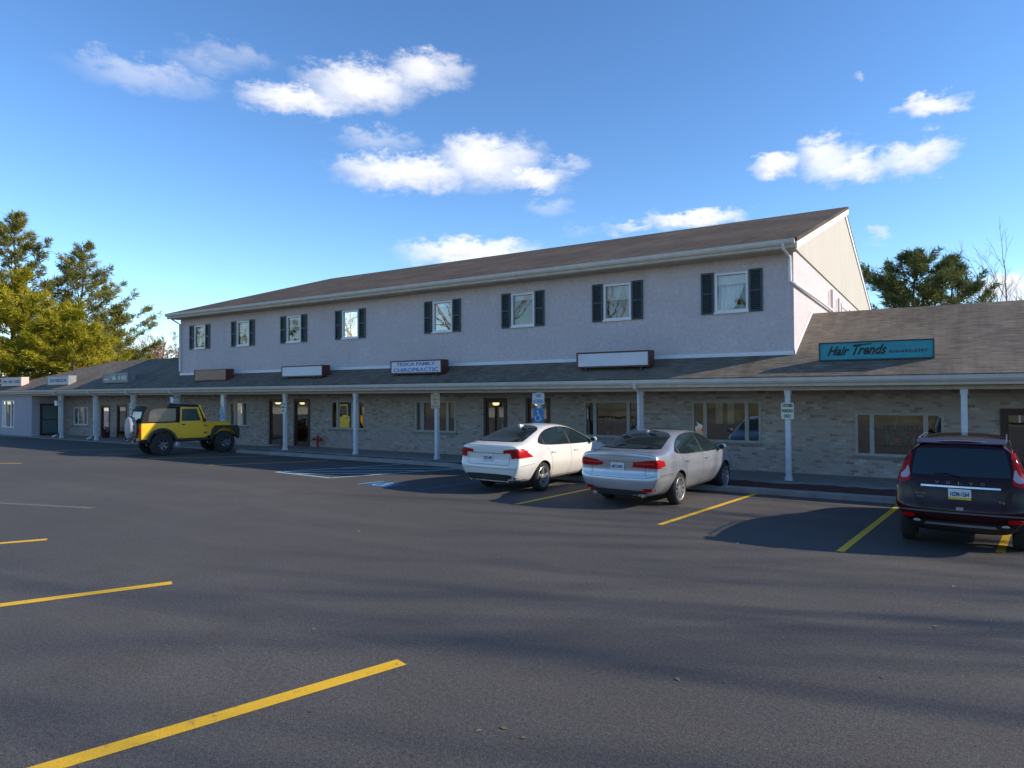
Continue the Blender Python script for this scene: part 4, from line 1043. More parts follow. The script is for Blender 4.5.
def xc60(loc, rz):
    e = empty('parked_suv', loc, rz, 'dark maroon suv with tall tail lights and yellow banded plate at the right edge', 'suv', 'cars parked nose-in at the kerb')
    pt = m_paint('maroon_black_paint', (.020, .0025, .005), 0, .10, 0, .32)
    # rings: pillars lean in towards a long roof
    T = [(-.90, .34, .66, .86, .70, .82, 1.00, (.78, 1.16), (.68, 1.40), (.42, 1.50), 1.52),
         (-.80, .30, .76, .925, .70, .885, 1.02, (.82, 1.22), (.68, 1.50), (.44, 1.60), 1.62),
         (-.50, .26, .80, .945, .70, .915, 1.05, (.83, 1.28), (.68, 1.59), (.44, 1.665), 1.68),
         (.0, .25, .81, .95, .70, .915, 1.06, (.82, 1.32), (.67, 1.64), (.43, 1.70), 1.71),
         (.7, .25, .82, .95, .70, .915, 1.05, (.81, 1.34), (.67, 1.66), (.42, 1.72), 1.73),
         (1.4, .25, .82, .95, .70, .915, 1.03, (.81, 1.32), (.67, 1.64), (.42, 1.70), 1.71),
         (1.9, .25, .82, .95, .70, .91, 1.02, (.82, 1.27), (.69, 1.54), (.44, 1.595), 1.605),
         (2.35, .25, .82, .95, .70, .905, 1.01, (.84, 1.16), (.73, 1.32), (.46, 1.36), 1.37),
         (2.75, .25, .81, .945, .70, .895, 1.00, (.85, 1.07), (.76, 1.12), (.46, 1.15), 1.16),
         (3.2, .26, .80, .93, .68, .87, .97, (.83, 1.03), (.73, 1.07), (.44, 1.10), 1.105),
         (3.5, .28, .74, .88, .62, .82, .88, (.77, .95), (.68, .99), (.42, 1.02), 1.025),
         (3.66, .32, .62, .74, .58, .70, .78, (.66, .83), (.58, .87), (.36, .89), .895)]
    st = sedan_rings(T)
    # tailgate leans forward above the belt
    y0, ring = st[0]
    st[0] = (y0, [(0,.34,.10), (.56,.34,.08), (.70,.44,.0), (.90,.62,-.06), (.885,.76,.0), (.88,1.02,.02), (.80,1.24,.10), (.70,1.50,.20), (.42,1.61,.24), (0,1.63,.22)])
    y1, r1 = st[1]
    st[1] = (y1, [(0,.31), (.62,.30), (.76,.42), (.935,.62), (.93,.80), (.91,1.03), (.83,1.27,.06), (.70,1.55,.10), (.44,1.645,.13), (0,1.665,.12)])
    o = loft_body(st, 3)
    b, sh = finish_body(o, [(0, .36, .95), (2.774, .36, .95)], .415, pt, BLACK, e)
    G = car_glass()
    lay(sh, e, 'rear_window', [([(-.64, 1.14), (.64, 1.14), (.68, 1.17), (.62, 1.50), (.57, 1.55), (-.57, 1.55), (-.62, 1.50), (-.68, 1.17)], 'y', 1)], G, .006, .06, 1)
    lay(sh, e, 'windscreen', [([(-.56, 1.75), (.56, 1.75), (.64, 2.2), (.70, 2.65), (-.70, 2.65), (-.64, 2.2)], 'z', 1)], G, .006)
    side_glass(sh, e, [(-.55, 1.16), (-.42, 1.40), (-.2, 1.54), (.4, 1.60), (1.1, 1.61), (1.65, 1.52), (2.1, 1.32), (2.5, 1.10), (1.0, 1.09)], [.22, 1.25])
    seams(sh, e, [([(1.22, 1.08), (1.25, .6), (1.22, .34)], 'x', 1), ([(2.45, 1.0), (2.43, .6), (2.35, .34)], 'x', 1), ([(.22, 1.1), (.38, .85), (.48, .36)], 'x', 1),
                  ([(-.70, 1.0), (-.62, .80), (-.56, .68), (.56, .68), (.62, .80), (.70, 1.0)], 'y', 1), ([(-.86, .60), (.86, .60)], 'y', 1)])
    handles(sh, e, [(.45, .95), (1.52, .94)], pt)
    tr = [(.72, 1.03), (.905, 1.01), (.90, 1.13), (.80, 1.24), (.745, 1.54), (.665, 1.54), (.71, 1.24), (.68, 1.10)]
    tl = [(-.80, 1.0), (-.58, 1.04), (-.60, 1.12), (-.62, 1.22), (-.50, 1.45), (-.60, 1.47), (-.72, 1.2)]
    for s in (1, -1):
        lay(sh, e, 'tail_light', [(tr if s > 0 else mir(tr), 'y', 1), (tl, 'x', -s)], LENS, .010, .04, 1)
        P = [(.70, 1.10), (.82, 1.07), (.84, 1.14), (.77, 1.19), (.735, 1.28), (.71, 1.23)]
        lay(sh, e, 'lamp_insert', [(P if s > 0 else mir(P), 'y', 1)], pm('pale_lens', (.42, .34, .36), .12, coat=1), .015, .04, 1)
        P = [(.62, .50), (.84, .50), (.84, .57), (.64, .57)]
        lay(sh, e, 'fog_lamp', [(P if s > 0 else mir(P), 'y', 1)], LENS, .010, .04, 1)
        P = [(.54, .445), (.66, .445), (.64, .48), (.56, .48)]
        lay(sh, e, 'fog_lens', [(P if s > 0 else mir(P), 'y', 1)], LENS2, .010, .04, 1)
    lay(sh, e, 'chrome_strip', [([(-.54, .975), (.54, .975), (.54, 1.00), (-.54, 1.00)], 'y', 1)], CHROME, .014, .05, 0)
    for k, ch in enumerate('VOLVO'):
        x = (k-2)*.155; p, n = sh.ray((x, 1.045), 'y'); text_mesh('badge', ch, .055, CHROME, e, (x, p.y-.010, 1.045), (1,0,0), (0,0,1), .05, extrude=.003)
    p, n = sh.ray((-.55, .86), 'y'); text_mesh('badge', 'XC60', .045, CHROME, e, (-.55, p.y-.012, .87), (1,0,0), (0,0,1), .16, extrude=.003)
    text_mesh('badge', 'AWD', .035, CHROME, e, (-.55, p.y-.014, .82), (1,0,0), (0,0,1), .10, extrude=.003)
    p, n = sh.ray((.55, .80), 'y'); text_mesh('badge', 'T6', .055, CHROME, e, (.55, p.y-.012, .80), (1,0,0), (0,0,1), .09, extrude=.003)
    plate(e, sh, 0, .885, .31, .155, 'HZM-1264', PLATEY)
    lay(sh, e, 'bumper_step', [([(-.92, .60), (.92, .60), (.90, .625), (-.90, .625)], 'y', 1)], pm('grey_bumper_edge', (.10, .09, .10), .35), .012, .06, 0)
    lay(sh, e, 'lower_bumper', [([(-.78, .30), (.78, .30), (.76, .44), (.50, .48), (-.50, .48), (-.76, .44)], 'y', 1)], BLACK, .008, .05, 1)
    lay(sh, e, 'skid_plate', [([(-.50, .415), (.50, .415), (.46, .45), (-.46, .45)], 'y', 1)], GREYMET, .014, .05, 0)
    m = MB()
    p0, _ = sh.ray((.02, 1.14), 'y'); p1, _ = sh.ray((-.36, 1.17), 'y')
    m.tube([p0+Vector((0,-.03,0)), (p0+p1)/2+Vector((0,-.035,.03)), p1+Vector((0,-.02,0))], .010, 6); m.build('wiper', BLACK, e, local=True)
    m = MB(); m.prism([(-.60, 1.615), (-.71, 1.615), (-.69, 1.63), (-.40, 1.685), (-.36, 1.65)], 'x', -.62, .62); m.build('roof_spoiler', pm('dark_spoiler', (.03,.012,.016), .4), e, local=True, bevel=.01)
    for s in (1, -1):
        m = MB(); m.tube([(s*.62, -.30, 1.63), (s*.62, -.20, 1.675), (s*.62, .6, 1.70), (s*.62, 1.35, 1.675), (s*.62, 1.45, 1.62)], .011, 8); m.build('roof_rail', pm('grey_roof_rail', (.14, .14, .15), .35, metal=.6), e, smooth=True, local=True)
        mirror(e, s, .89, 2.2, 1.13, pt)
        lay(sh, e, 'headlight', [([(3.15, .82), (3.52, .74), (3.5, .86), (3.05, .98)], 'x', -s)], LENS2, .006, .05, 1)
        for y in (0, 2.774): wheel(e, s*.805, y, .365, .235, s, 5, .245, ALLOY)
    p, n = sh.ray((0, .66), 'y'); m = MB(); m.box(-.05, .05, p.y-.016, p.y-.004, .655, .70); m.build('boot_handle', GREYMET, e, local=True)
    return e

def jeep(loc, rz):
    e = empty('off_roader', loc, rz, 'yellow soft top off-road vehicle with a grey covered spare wheel on its back', 'off-roader')
    pt = m_paint('yellow_paint', (.84, .47, .006), 0, .35); CAN = pm('black_canvas', (.011, .010, .011), .9, bs=.2, bscale=20)
    W = .76
    def arc(c, r, a0, a1, n=10): return [(c[0]+r*math.cos(R(a0+(a1-a0)*i/n)), c[1]+r*math.sin(R(a0+(a1-a0)*i/n))) for i in range(n+1)]
    # tub
    m = MB(); P = [(-.72, .58), (-.46, .58)]+arc((0, .42), .48, 160, 20, 12)+[(.55, .58), (1.62, .58), (1.72, .62), (1.72, 1.15), (-.72, 1.15)]
    m.prism(P, 'x', -W, W); m.build('body', pt, e, local=True, bevel=.025)
    # hood and grille
    m = MB(); vs = []
    for y, w, z0, z1 in ((1.722, .66, .64, 1.17), (2.70, .54, .64, 1.12), (2.78, .50, .66, 1.06)):
        vs += [(-w, y, z0), (w, y, z0), (w, y, z1-.04), (w-.06, y, z1), (-w+.06, y, z1), (-w, y, z1-.04)]
    fs = [[0,1,2,3,4,5], [12,13,14,15,16,17]]
    for k in range(2):
        for i in range(6): fs.append([k*6+i, k*6+(i+1) % 6, k*6+6+(i+1) % 6, k*6+6+i])
    m.add(vs, fs); m.build('bonnet', pt, e, local=True, bevel=.012)
    m = MB()
    for i in range(7): m.box(-.24+.08*i-.02, -.24+.08*i+.02, 2.765, 2.79, .72, 1.0)
    m.build('grille', BLACK, e, local=True)
    for s in (1, -1):
        MB().lathe([(0, .02), (0, .10), (.02, .11), (.04, .10)], (s*.38, 2.77, .90), 'y', 16).build('headlight', LENS2, e, smooth=True, local=True)
        # front wings
        a = arc((2.373, .42), .50, 25, 160, 12)
        out = [(p[0], p[1]) for p in a]; top = [(1.73, .70), (1.74, .66)]
        outer = [(2.90, .62), (2.90, .80), (2.80, .97), (2.05, 1.0), (1.80, .80), (1.73, .62)]
        poly = outer+[(1.85, .58)]+out[::-1]
        x0, x1 = (.50, .80) if s > 0 else (-.80, -.50)
        m = MB(); m.prism(outer[:5]+[(1.73, .66), (1.90, .66)]+[(2.373+.46*math.cos(R(t)), .42+.50*math.sin(R(t))) for t in (150, 130, 110, 90, 70, 50, 30)], 'x', x0, x1); m.build('front_wing', pt, e, local=True)
        # flares
        q0, q1 = (.78, .90) if s > 0 else (-.90, -.78)
        for c, rr in (((0, .42), .47), ((2.373, .42), .50)):
            A = arc(c, rr, 8, 172, 14); B = arc(c, rr+.085, 8, 172, 14) if c[0] == 0 else [(2.96,.52), (2.96,.84), (2.88,1.0), (2.0,1.015), (1.86,.86), (1.78,.52)]; MB().prism(B+A[::-1], 'x', q0, q1).build('wheel_flare', BLACK, e, local=True, bevel=.01)
        m = MB(); m.box(*( (.66, .78) if s > 0 else (-.78, -.66)), .52, 1.75, .50, .575); m.build('side_step', BLACK, e, local=True)
        lx = s*W
        # door with frame, window, handle, hinges
        d = MB(); x0, x1 = sorted((lx+s*.004, lx+s*.022))
        D = [(.66, .68), (.72, .62), (1.50, .62), (1.56, .70), (1.56, 1.16), (.66, 1.16)]
        d.prism(D, 'x', x0, x1); do = d.build('door', pt, e, local=True, bevel=.006)
        fr = [(.66, 1.16), (.70, 1.16), (.735, 1.62), (1.30, 1.62), (1.50, 1.16), (1.56, 1.16), (1.34, 1.68), (.69, 1.68)]
        f = MB(); xi = s*(W-.03)
        o_ = [(.66,1.162), (1.56,1.162), (1.36,1.70), (.68,1.70)]; i_ = [(.72,1.20), (1.46,1.20), (1.30,1.645), (.735,1.645)]
        x0, x1 = sorted((xi, xi+s*.03)); vs = []
        for x in (x0, x1): vs += [(x, y, z) for y, z in o_]+[(x, y, z) for y, z in i_]
        fs = []
        for k in range(4):
            k2 = (k+1) % 4; fs += [[k, k2, 4+k2, 4+k], [8+k, 12+k, 12+k2, 8+k2], [k, 8+k, 8+k2, k2], [4+k, 4+k2, 12+k2, 12+k]]
        f.add(vs, fs); f.build('window_frame', pt, do, local=True)
        f = MB(); x = xi+s*.015; f.poly([(x, y, z) for y, z in i_]); f.build('window', pm('green_tinted_glass', (.03, .06, .055), .06, spec=.8), do, local=True)
        f = MB(); f.box(*sorted((lx+s*.024, lx+s*.045)), .72, .84, 1.06, 1.10); f.build('handle', BLACK, do, local=True)
        for z in (.76, 1.02): MB().box(*sorted((lx+s*.024, lx+s*.04)), 1.56, 1.68, z-.02, z+.02).build('hinge', BLACK, do, local=True)
        # mirror
        m = MB(); m.obox((s*.92, 1.56, 1.22), Vector((1,0,0)), Vector((0,1,0)), Vector((0,0,1)), .09, .03, .06); m.tube([(s*.78,1.58,1.14), (s*.90,1.58,1.18)], .014, 6); m.build('wing_mirror', BLACK, e, local=True, bevel=.01)
        # lamps
        m = MB(); m.box(*sorted((s*.60, s*.76)), -.78, -.722, .82, 1.02); m.build('tail_light', LENS, e, local=True, bevel=.01)
        m = MB(); m.box(*sorted((s*.802, s*.815)), 2.62, 2.74, .86, .91); m.build('side_marker', pm('amber_lens', (.6, .16, .01), .2), e, local=True)
    # windscreen frame and glass
    m = MB(); yb, yt, zb, zt = 1.70, 1.42, 1.15, 1.74
    def fp(x, t): return Vector((x, yb+(yt-yb)*t, zb+(zt-zb)*t))
    for x in (-.70, .70): m.obox(fp(x, .5), Vector((1,0,0)), (fp(0,1)-fp(0,0)).normalized(), Vector((0,.9,.43)), .045, .33, .03)
    for t in (.04, .96): m.obox(fp(0, t), Vector((1,0,0)), Vector((0,.9,.43)).normalized(), (fp(0,1)-fp(0,0)).normalized(), .66, .03, .03)
    w = m.build('windscreen_frame', pt, e, local=True)
    MB().quad(fp(-.66,.05), fp(.66,.05), fp(.66,.95), fp(-.66,.95)).build('windscreen', car_glass(), w, local=True)
    # soft top: roof skin, rear and quarter panels with clear plastic windows
    m = MB(); vs = []
    prof = [(1.46, 1.735), (1.35, 1.78), (.65, 1.81), (-.25, 1.79), (-.52, 1.74), (-.62, 1.60), (-.72, 1.16)]
    for y, z in prof:
        w0 = .70+(1.80-z)*.07
        vs += [(-w0-.02, y, z-.06), (-w0+.06, y, z), (0, y, z+.012), (w0-.06, y, z), (w0+.02, y, z-.06)]
    fs = [[k*5+i, k*5+i+1, k*5+6+i, k*5+5+i] for k in range(len(prof)-1) for i in range(4)]
    m.add(vs, fs)
    for s in (1, -1):
        q = s*(W-.005)
        m.add([(q,-.72,1.16), (q,.66,1.16), (s*.725,.68,1.74), (s*.725,-.25,1.73), (s*.73,-.52,1.68), (s*.74,-.62,1.54)], [[0,1,2,3,4,5]])
    m.build('soft_top', CAN, e, smooth=True, local=True)
    CLR = pm('clear_plastic_window', (.035, .028, .032), .15, spec=.6, var=.5, scale=3); PAL = pm('pale_plastic_edge', (.36, .32, .29), .4)
    for s in (1, -1):
        k = s*.012
        m = MB(); m.add([(s*.758+k,-.50,1.20), (s*.758+k,.50,1.20), (s*.735+k,.52,1.66), (s*.735+k,-.20,1.66), (s*.742+k,-.42,1.58)], [[0,1,2,3,4]]); c = m.build('quarter_window', CLR, e, local=True)
        pass
    m = MB(); m.add([(-.55,-.725,1.22), (.55,-.725,1.22), (.55,-.64,1.55), (-.55,-.64,1.55)], [[0,1,2,3]]); m.build('rear_window', CLR, e, local=True)
    # spare wheel in its cover
    c = empty('spare_wheel', (.05, -.90, .98), parent=e)
    MB().lathe([(-.13, .05), (-.135, .30), (-.11, .375), (-.06, .40), (.06, .40), (.11, .38), (.12, .05)], (0,0,0), 'y', 36).build('cover', pm('grey_vinyl_cover', (.26, .27, .30), .55), c, smooth=True, local=True)
    m = MB(); random.seed(2)
    for k in range(12):
        a = R(30*k+8); p = Vector((.404*math.cos(a), 0, .404*math.sin(a))); t = Vector((-math.sin(a), 0, math.cos(a))); n_ = Vector((math.cos(a), 0, math.sin(a)))
        m.obox(p, Vector((0,1,0)), t, n_, random.uniform(.02, .035), random.uniform(.03, .07), .003)
    m.build('cover_print', DKT, c, local=True)
    m = MB(); m.box(-.10, .20, -.79, -.722, .80, 1.10); m.build('spare_carrier', BLACK, e, local=True)
    m = MB(); m.box(-.72, .72, -.90, -.73, .54, .64); m.box(-.62, -.5, -.95, -.90, .5, .66); m.box(.5, .62, -.95, -.90, .5, .66); m.build('rear_bumper', BLACK, e, local=True, bevel=.015)
    m = MB(); m.box(-.70, .70, 2.86, 2.98, .55, .66); m.tube([(-.2,2.95,.66), (-.2,2.97,.75), (.2,2.97,.75), (.2,2.95,.66)], .025, 8); m.build('front_bumper', BLACK, e, local=True, bevel=.015)
    m = MB(); m.box(-.40, .40, -.70, 2.8, .44, .575); m.tube([(-.7,0,.40), (.7,0,.40)], .05, 8); m.tube([(-.7,2.373,.40), (.7,2.373,.40)], .05, 8); m.build('chassis', BLACK, e, local=True)
    plate(e, Shell(e.children[0].data), -.45, .90, .30, .15, 'DBL-7014')
    for s in (1, -1):
        for y in (0, 2.373): wheel(e, s*.77, y, .405, .27, s, 6, .20, DALLOY)
    return e
def place_rr(fn, rx, ry, half, hd, sc=(1, 1, 1)):
    """rear right wheel contact at (rx, ry); heading hd degrees from +Y towards +X"""
    c, s = math.cos(R(hd)), math.sin(R(hd)); half *= sc[0]
    e = fn((rx-half*c, ry+half*s, 0), -R(hd)); e.scale = sc; return e
place_rr(accord, -5.22, 14.85, .85, 4.0, (1.05, 1.03, 1.10))
place_rr(s60, -8.92, 15.15, .85, 4.0, (1.06, 1.04, 1.12))
place_rr(xc60, .90, 13.35, .86, 3.0, (.945, 1.0, 1.03))
place_rr(jeep, -27.68, 15.95, .83, 13, (1.08, 1.08, 1.18))
# ------------------------------------------------------------------ trees
def needles(mb, p, d, rng, n, L, w):
    for _ in range(n):
        v = Vector((rng.gauss(0, 1), rng.gauss(0, 1), rng.gauss(0, 1))).normalized()
        v = (v*.85+d*.75+Vector((0,0,.25))).normalized()*L*rng.uniform(.6, 1.1)
        nn = v.cross(Vector((rng.gauss(0,1), rng.gauss(0,1), rng.gauss(0,1)))).normalized()*w
        q = p+Vector((rng.gauss(0, .12), rng.gauss(0, .12), rng.gauss(0, .10)))
        mb.add([q-nn, q+nn, q+v], [[0,1,2]])
def pine(loc, H, Rmax, base, seed, leaf, label, group, tiers=16, dens=1.0, lean=0, tuft=.55, needle_n=9, wide_at=.3, droop=.1, cat='tree', up=.25):
    rng = random.Random(seed); e = empty('pine_tree', loc, 0, label, cat, group); loc = Vector(loc)
    bark = pm('pine_bark', (.085, .06, .045), .9, var=.3, bs=.5, bscale=8)
    t = MB(); top = Vector((lean, lean*.4, H))
    path = [Vector((0,0,-.1))+(top-Vector((0,0,-.1)))*k/8+Vector((rng.gauss(0,.1), rng.gauss(0,.1), 0))*(k > 0) for k in range(9)]
    t.tube([loc+p for p in path], [.02+H*.017*(1-k/8) for k in range(9)], 8)
    lf = MB()
    for k in range(tiers):
        u = k/(tiers-1); z = base+(H-base)*u
        env = (min(1, (u+.12)/wide_at) if u < wide_at else 1-(u-wide_at)/(1.03-wide_at))
        env = max(.10, env)
        nb = rng.randint(4, 6)
        for j in range(nb):
            a = rng.uniform(0, 6.283); Lb = Rmax*env*rng.uniform(.55, 1.15)
            f = z/H*8; i0 = min(7, int(f)); p0 = path[i0]+(path[i0+1]-path[i0])*(f-i0)
            hd = Vector((math.cos(a), math.sin(a), 0)); pts = []
            rise = rng.uniform(-droop, up)+(.5*u)
            for q in range(6):
                s = q/5; pts.append(loc+p0+hd*Lb*s+Vector((0,0,Lb*(rise*s+.28*s*s-.15*s))))
            t.tube(pts, [max(.012, .012*Lb*(1-s/5.5)) for s in range(6)], 5, cap=False)
            nt = int(Lb*5.0*dens)+3
            for q in range(nt):
                s = 1-abs(rng.gauss(0, .36)); s = max(.18, min(1.0, s)); g_ = s*5; i1 = min(4, int(g_)); p = pts[i1]+(pts[i1+1]-pts[i1])*(g_-i1)
                side = hd.cross(Vector((0,0,1)))*rng.gauss(0, .20*Lb*(1.15-s)+.12)
                pp = p+side+Vector((0,0,rng.gauss(.04, .10)))
                dd = (hd+side*.5+Vector((0,0,.5))).normalized()
                needles(lf, pp, dd, rng, needle_n, tuft, .042*tuft/.55)
    for q in range(14): needles(lf, loc+top-Vector((0,0,q*.1)), Vector((0,0,1)), rng, needle_n, tuft, .05)
    t.build('trunk', bark, e); lf.build('crown', leaf, e)
    return e
def bare(loc, H, seed, label, group, spread=.5, depth=6, r0=None, col=(.16, .12, .09), name='bare_tree', first=.25, cat='tree', twig=0, rmin=0):
    rng = random.Random(seed); e = empty(name, loc, 0, label, cat, group)
    m = pm('grey_bark_%d' % int(col[0]*1000), col, .9, var=.25, bs=.4, bscale=8)
    T = MB(); B = MB(); loc = Vector(loc)
    def grow(p, d, L, r, k, mb):
        pts = [p]; n = 4; dd = d.copy()
        for i in range(n):
            dd = (dd+Vector((rng.gauss(0,.09), rng.gauss(0,.09), rng.gauss(.04,.05)))).normalized(); pts.append(pts[-1]+dd*L/n)
        mb.tube(pts, [max(rmin, r*(1-.38*i/n)) for i in range(n+1)], 6 if k < 2 else 4 if k < 4 else 3, cap=False)
        if k >= depth: return
        nb = 2 if rng.random() < .45 else 3
        if k == 0: nb = 4
        for j in range(nb):
            q = rng.uniform(.45, 1.0) if j else 1.0
            i0 = min(n-1, int(q*n)); bp = pts[i0]+(pts[i0+1]-pts[i0])*(q*n-i0)
            ax = dd.cross(Vector((rng.gauss(0,1), rng.gauss(0,1), rng.gauss(0,1)))).normalized()
            nd = (Matrix.Rotation(rng.uniform(.5, 1.1)*spread*(1 if j else .45), 3, ax) @ dd).normalized()
            grow(bp, nd, L*rng.uniform(.58, .80), r*(.62 if j else .68)*rng.uniform(.85, 1.05), k+1, B)
    grow(loc-Vector((0,0,.1)), Vector((rng.gauss(0,.04), rng.gauss(0,.04), 1)).normalized(), H*first*1.25, r0 or H*.014, 0, T)
    T.build('trunk', m, e); B.build('crown', m, e)
    return e
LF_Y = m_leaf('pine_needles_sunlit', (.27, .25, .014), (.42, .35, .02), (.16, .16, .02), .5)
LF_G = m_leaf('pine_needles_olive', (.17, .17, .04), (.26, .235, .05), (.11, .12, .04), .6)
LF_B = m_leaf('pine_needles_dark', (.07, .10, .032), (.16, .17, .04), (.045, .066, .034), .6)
GP = 'pines behind the far wing'
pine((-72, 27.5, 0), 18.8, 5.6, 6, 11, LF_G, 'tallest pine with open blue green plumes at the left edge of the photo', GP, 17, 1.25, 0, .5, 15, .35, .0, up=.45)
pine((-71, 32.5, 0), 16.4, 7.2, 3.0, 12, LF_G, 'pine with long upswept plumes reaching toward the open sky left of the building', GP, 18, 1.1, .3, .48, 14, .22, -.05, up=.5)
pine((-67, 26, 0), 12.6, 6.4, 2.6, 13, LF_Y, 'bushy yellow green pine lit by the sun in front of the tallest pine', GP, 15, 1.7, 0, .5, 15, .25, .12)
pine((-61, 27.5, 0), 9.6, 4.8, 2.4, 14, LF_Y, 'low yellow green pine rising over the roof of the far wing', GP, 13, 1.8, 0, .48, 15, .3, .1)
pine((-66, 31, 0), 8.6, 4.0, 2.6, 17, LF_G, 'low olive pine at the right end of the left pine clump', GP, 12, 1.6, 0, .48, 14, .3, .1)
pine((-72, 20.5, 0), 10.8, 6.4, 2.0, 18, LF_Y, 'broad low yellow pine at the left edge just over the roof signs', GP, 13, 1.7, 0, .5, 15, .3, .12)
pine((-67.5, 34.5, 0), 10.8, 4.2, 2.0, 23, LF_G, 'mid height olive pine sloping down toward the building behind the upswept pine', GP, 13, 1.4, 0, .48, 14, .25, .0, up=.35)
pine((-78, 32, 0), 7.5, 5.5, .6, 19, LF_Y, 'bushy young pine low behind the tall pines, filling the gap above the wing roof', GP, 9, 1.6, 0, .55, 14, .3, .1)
PB = (.27, .15, .105)
for k, (x, y, h_, s, lab) in enumerate(((-75, 39, 13.5, 31, 'bare reddish thicket tree next to the low olive pine'), (-77, 43.5, 16.5, 32, 'bare reddish thicket tree, second from the corner of the two storey building'),
        (-78, 47.5, 17.5, 33, 'bare reddish thicket tree touching the left corner of the two storey building'), (-79, 44.5, 14, 34, 'low bare reddish thicket tree between two taller ones'), (-76.5, 40.5, 15, 35, 'bare reddish thicket tree behind the olive pine, leftmost of the brown ones'))):
    bare((x, y, 0), h_, s, lab, 'bare thicket trees', .85, 7, .2, PB, first=.17, rmin=.022)
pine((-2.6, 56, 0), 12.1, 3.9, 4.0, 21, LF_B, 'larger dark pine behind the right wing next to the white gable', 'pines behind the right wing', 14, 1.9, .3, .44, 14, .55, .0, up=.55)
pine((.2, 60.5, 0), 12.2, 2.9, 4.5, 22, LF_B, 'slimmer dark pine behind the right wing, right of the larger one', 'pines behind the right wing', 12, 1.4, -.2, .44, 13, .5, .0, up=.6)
bare((2.6, 66, 0), 12.5, 41, 'thin bare tree between the dark pine and the right edge of the photo', 'bare trees behind the right wing', .6, 6, .12, (.10, .085, .085))
bare((4.6, 64, 0), 15.5, 42, 'taller bare tree at the right edge of the photo', 'bare trees behind the right wing', .55, 6, .14, (.10, .085, .085))
# tall trees to the right of the lot; their shadows streak the asphalt
GR = 'tall trees standing to the right of the lot'
for k, (x, y, h_, s, sp) in enumerate(((28, 22, 25, 51, .6), (33, 22, 28, 52, .6), (38, 21.0, 31, 53, .6))):
    bare((x, y, 0), h_, s, 'tall leafless tree standing to the right of the parking lot', GR, sp, 5, h_*.007)
# grassy bank, fence and trees across the road, seen in the shop windows
b_ = MB(); vs = []; fs = []; nx, ny = 60, 10
for j in range(ny+1):
    for i in range(nx+1):
        x = -170+200*i/nx; y = -24-26*j/ny; vs.append((x, y, .01+5.2*(j/ny)**1.2+.25*math.sin(x*.13+j)))
for j in range(ny):
    for i in range(nx): a = j*(nx+1)+i; fs.append([a, a+1, a+nx+2, a+nx+1])
b_.add(vs, fs); tag(b_.build('grass_bank', LAWN, smooth=True), kind='structure')
WP = pm('pale_painted_wall', (.66, .60, .52), .8, var=.15)
for k, (x0, x1, lab) in enumerate(((-135, -98, 'low pale wall at the foot of the grassy bank, the stretch farthest along the road'), (-88, -60, 'low pale wall at the foot of the grassy bank, the middle stretch'), (-44, -31, 'short low pale wall at the foot of the grassy bank, nearest stretch'))):
    o = MB().box(x0, x1, -20.0, -19.7, 0, .95).box(x0-.05, x1+.05, -20.05, -19.65, .951, 1.03).build('low_wall', WP); o['label'] = lab; o['category'] = 'wall'; o['group'] = 'low walls across the road'
GB = 'trees on the grassy bank across the road'
k = 0
for x in range(-145, 20, 9):
    rng = random.Random(x); y = -38-rng.uniform(0, 9)
    if k % 3 != 2: bare((x, y, 3.5), rng.uniform(26, 33), x+900, 'leafless tree on the grassy bank across the road', GB, .7, 5, .25, (.30, .19, .10), first=.2)
    else: pine((x, y, 3.2), rng.uniform(13, 18), rng.uniform(4.5, 6), 1.2, x+700, LF_Y, 'yellow green pine on the grassy bank across the road', GB+' (evergreens)', 9, .40, 0, .9, 8, .3)
    k += 1
# ------------------------------------------------------------------ sky, sun, camera
SUN_AZ, SUN_EL = 68.0, 27.0      # degrees from +Y towards +X, above the horizon
world = bpy.data.worlds.new('World'); scene.world = world; world.use_nodes = True
nt = world.node_tree; nt.nodes.clear()
out = N(nt, 'OutputWorld'); bg = N(nt, 'Background'); nt.links.new(bg.outputs[0], out.inputs[0])
sky = N(nt, 'TexSky'); sky.sky_type = 'NISHITA'; sky.sun_disc = False
sky.sun_elevation = R(SUN_EL); sky.sun_rotation = R(SUN_AZ); sky.altitude = 50; sky.air_density = 1.0; sky.dust_density = .05; sky.ozone_density = 3.0
bg.inputs['Strength'].default_value = .15
def M(op, a, b=None, c=None, clamp=False):
    n = N(nt, 'Math', operation=op, use_clamp=clamp)
    for i, v in enumerate((a, b, c)):
        if v is None: continue
        if isinstance(v, bpy.types.NodeSocket): nt.links.new(v, n.inputs[i])
        else: n.inputs[i].default_value = v
    return n.outputs[0]
tc = N(nt, 'TexCoord'); sp = N(nt, 'SeparateXYZ'); nt.links.new(tc.outputs['Generated'], sp.inputs[0])
az = M('MULTIPLY', M('ARCTAN2', sp.outputs[0], sp.outputs[1]), 57.2958); el = M('MULTIPLY', M('ARCSINE', sp.outputs[2]), 57.2958)
cv = N(nt, 'CombineXYZ'); nt.links.new(az, cv.inputs[0]); nt.links.new(M('MULTIPLY', el, 1.9), cv.inputs[1])
n1 = noise(nt, cv.outputs[0], .16, 8, .62); n2 = noise(nt, cv.outputs[0], .55, 7, .65)
wz = M('SUBTRACT', n1, .5); wz2 = M('SUBTRACT', n2, .5)
azw = M('ADD', az, M('MULTIPLY', wz, 7.0)); elw = M('ADD', el, M('MULTIPLY', wz2, 3.2))
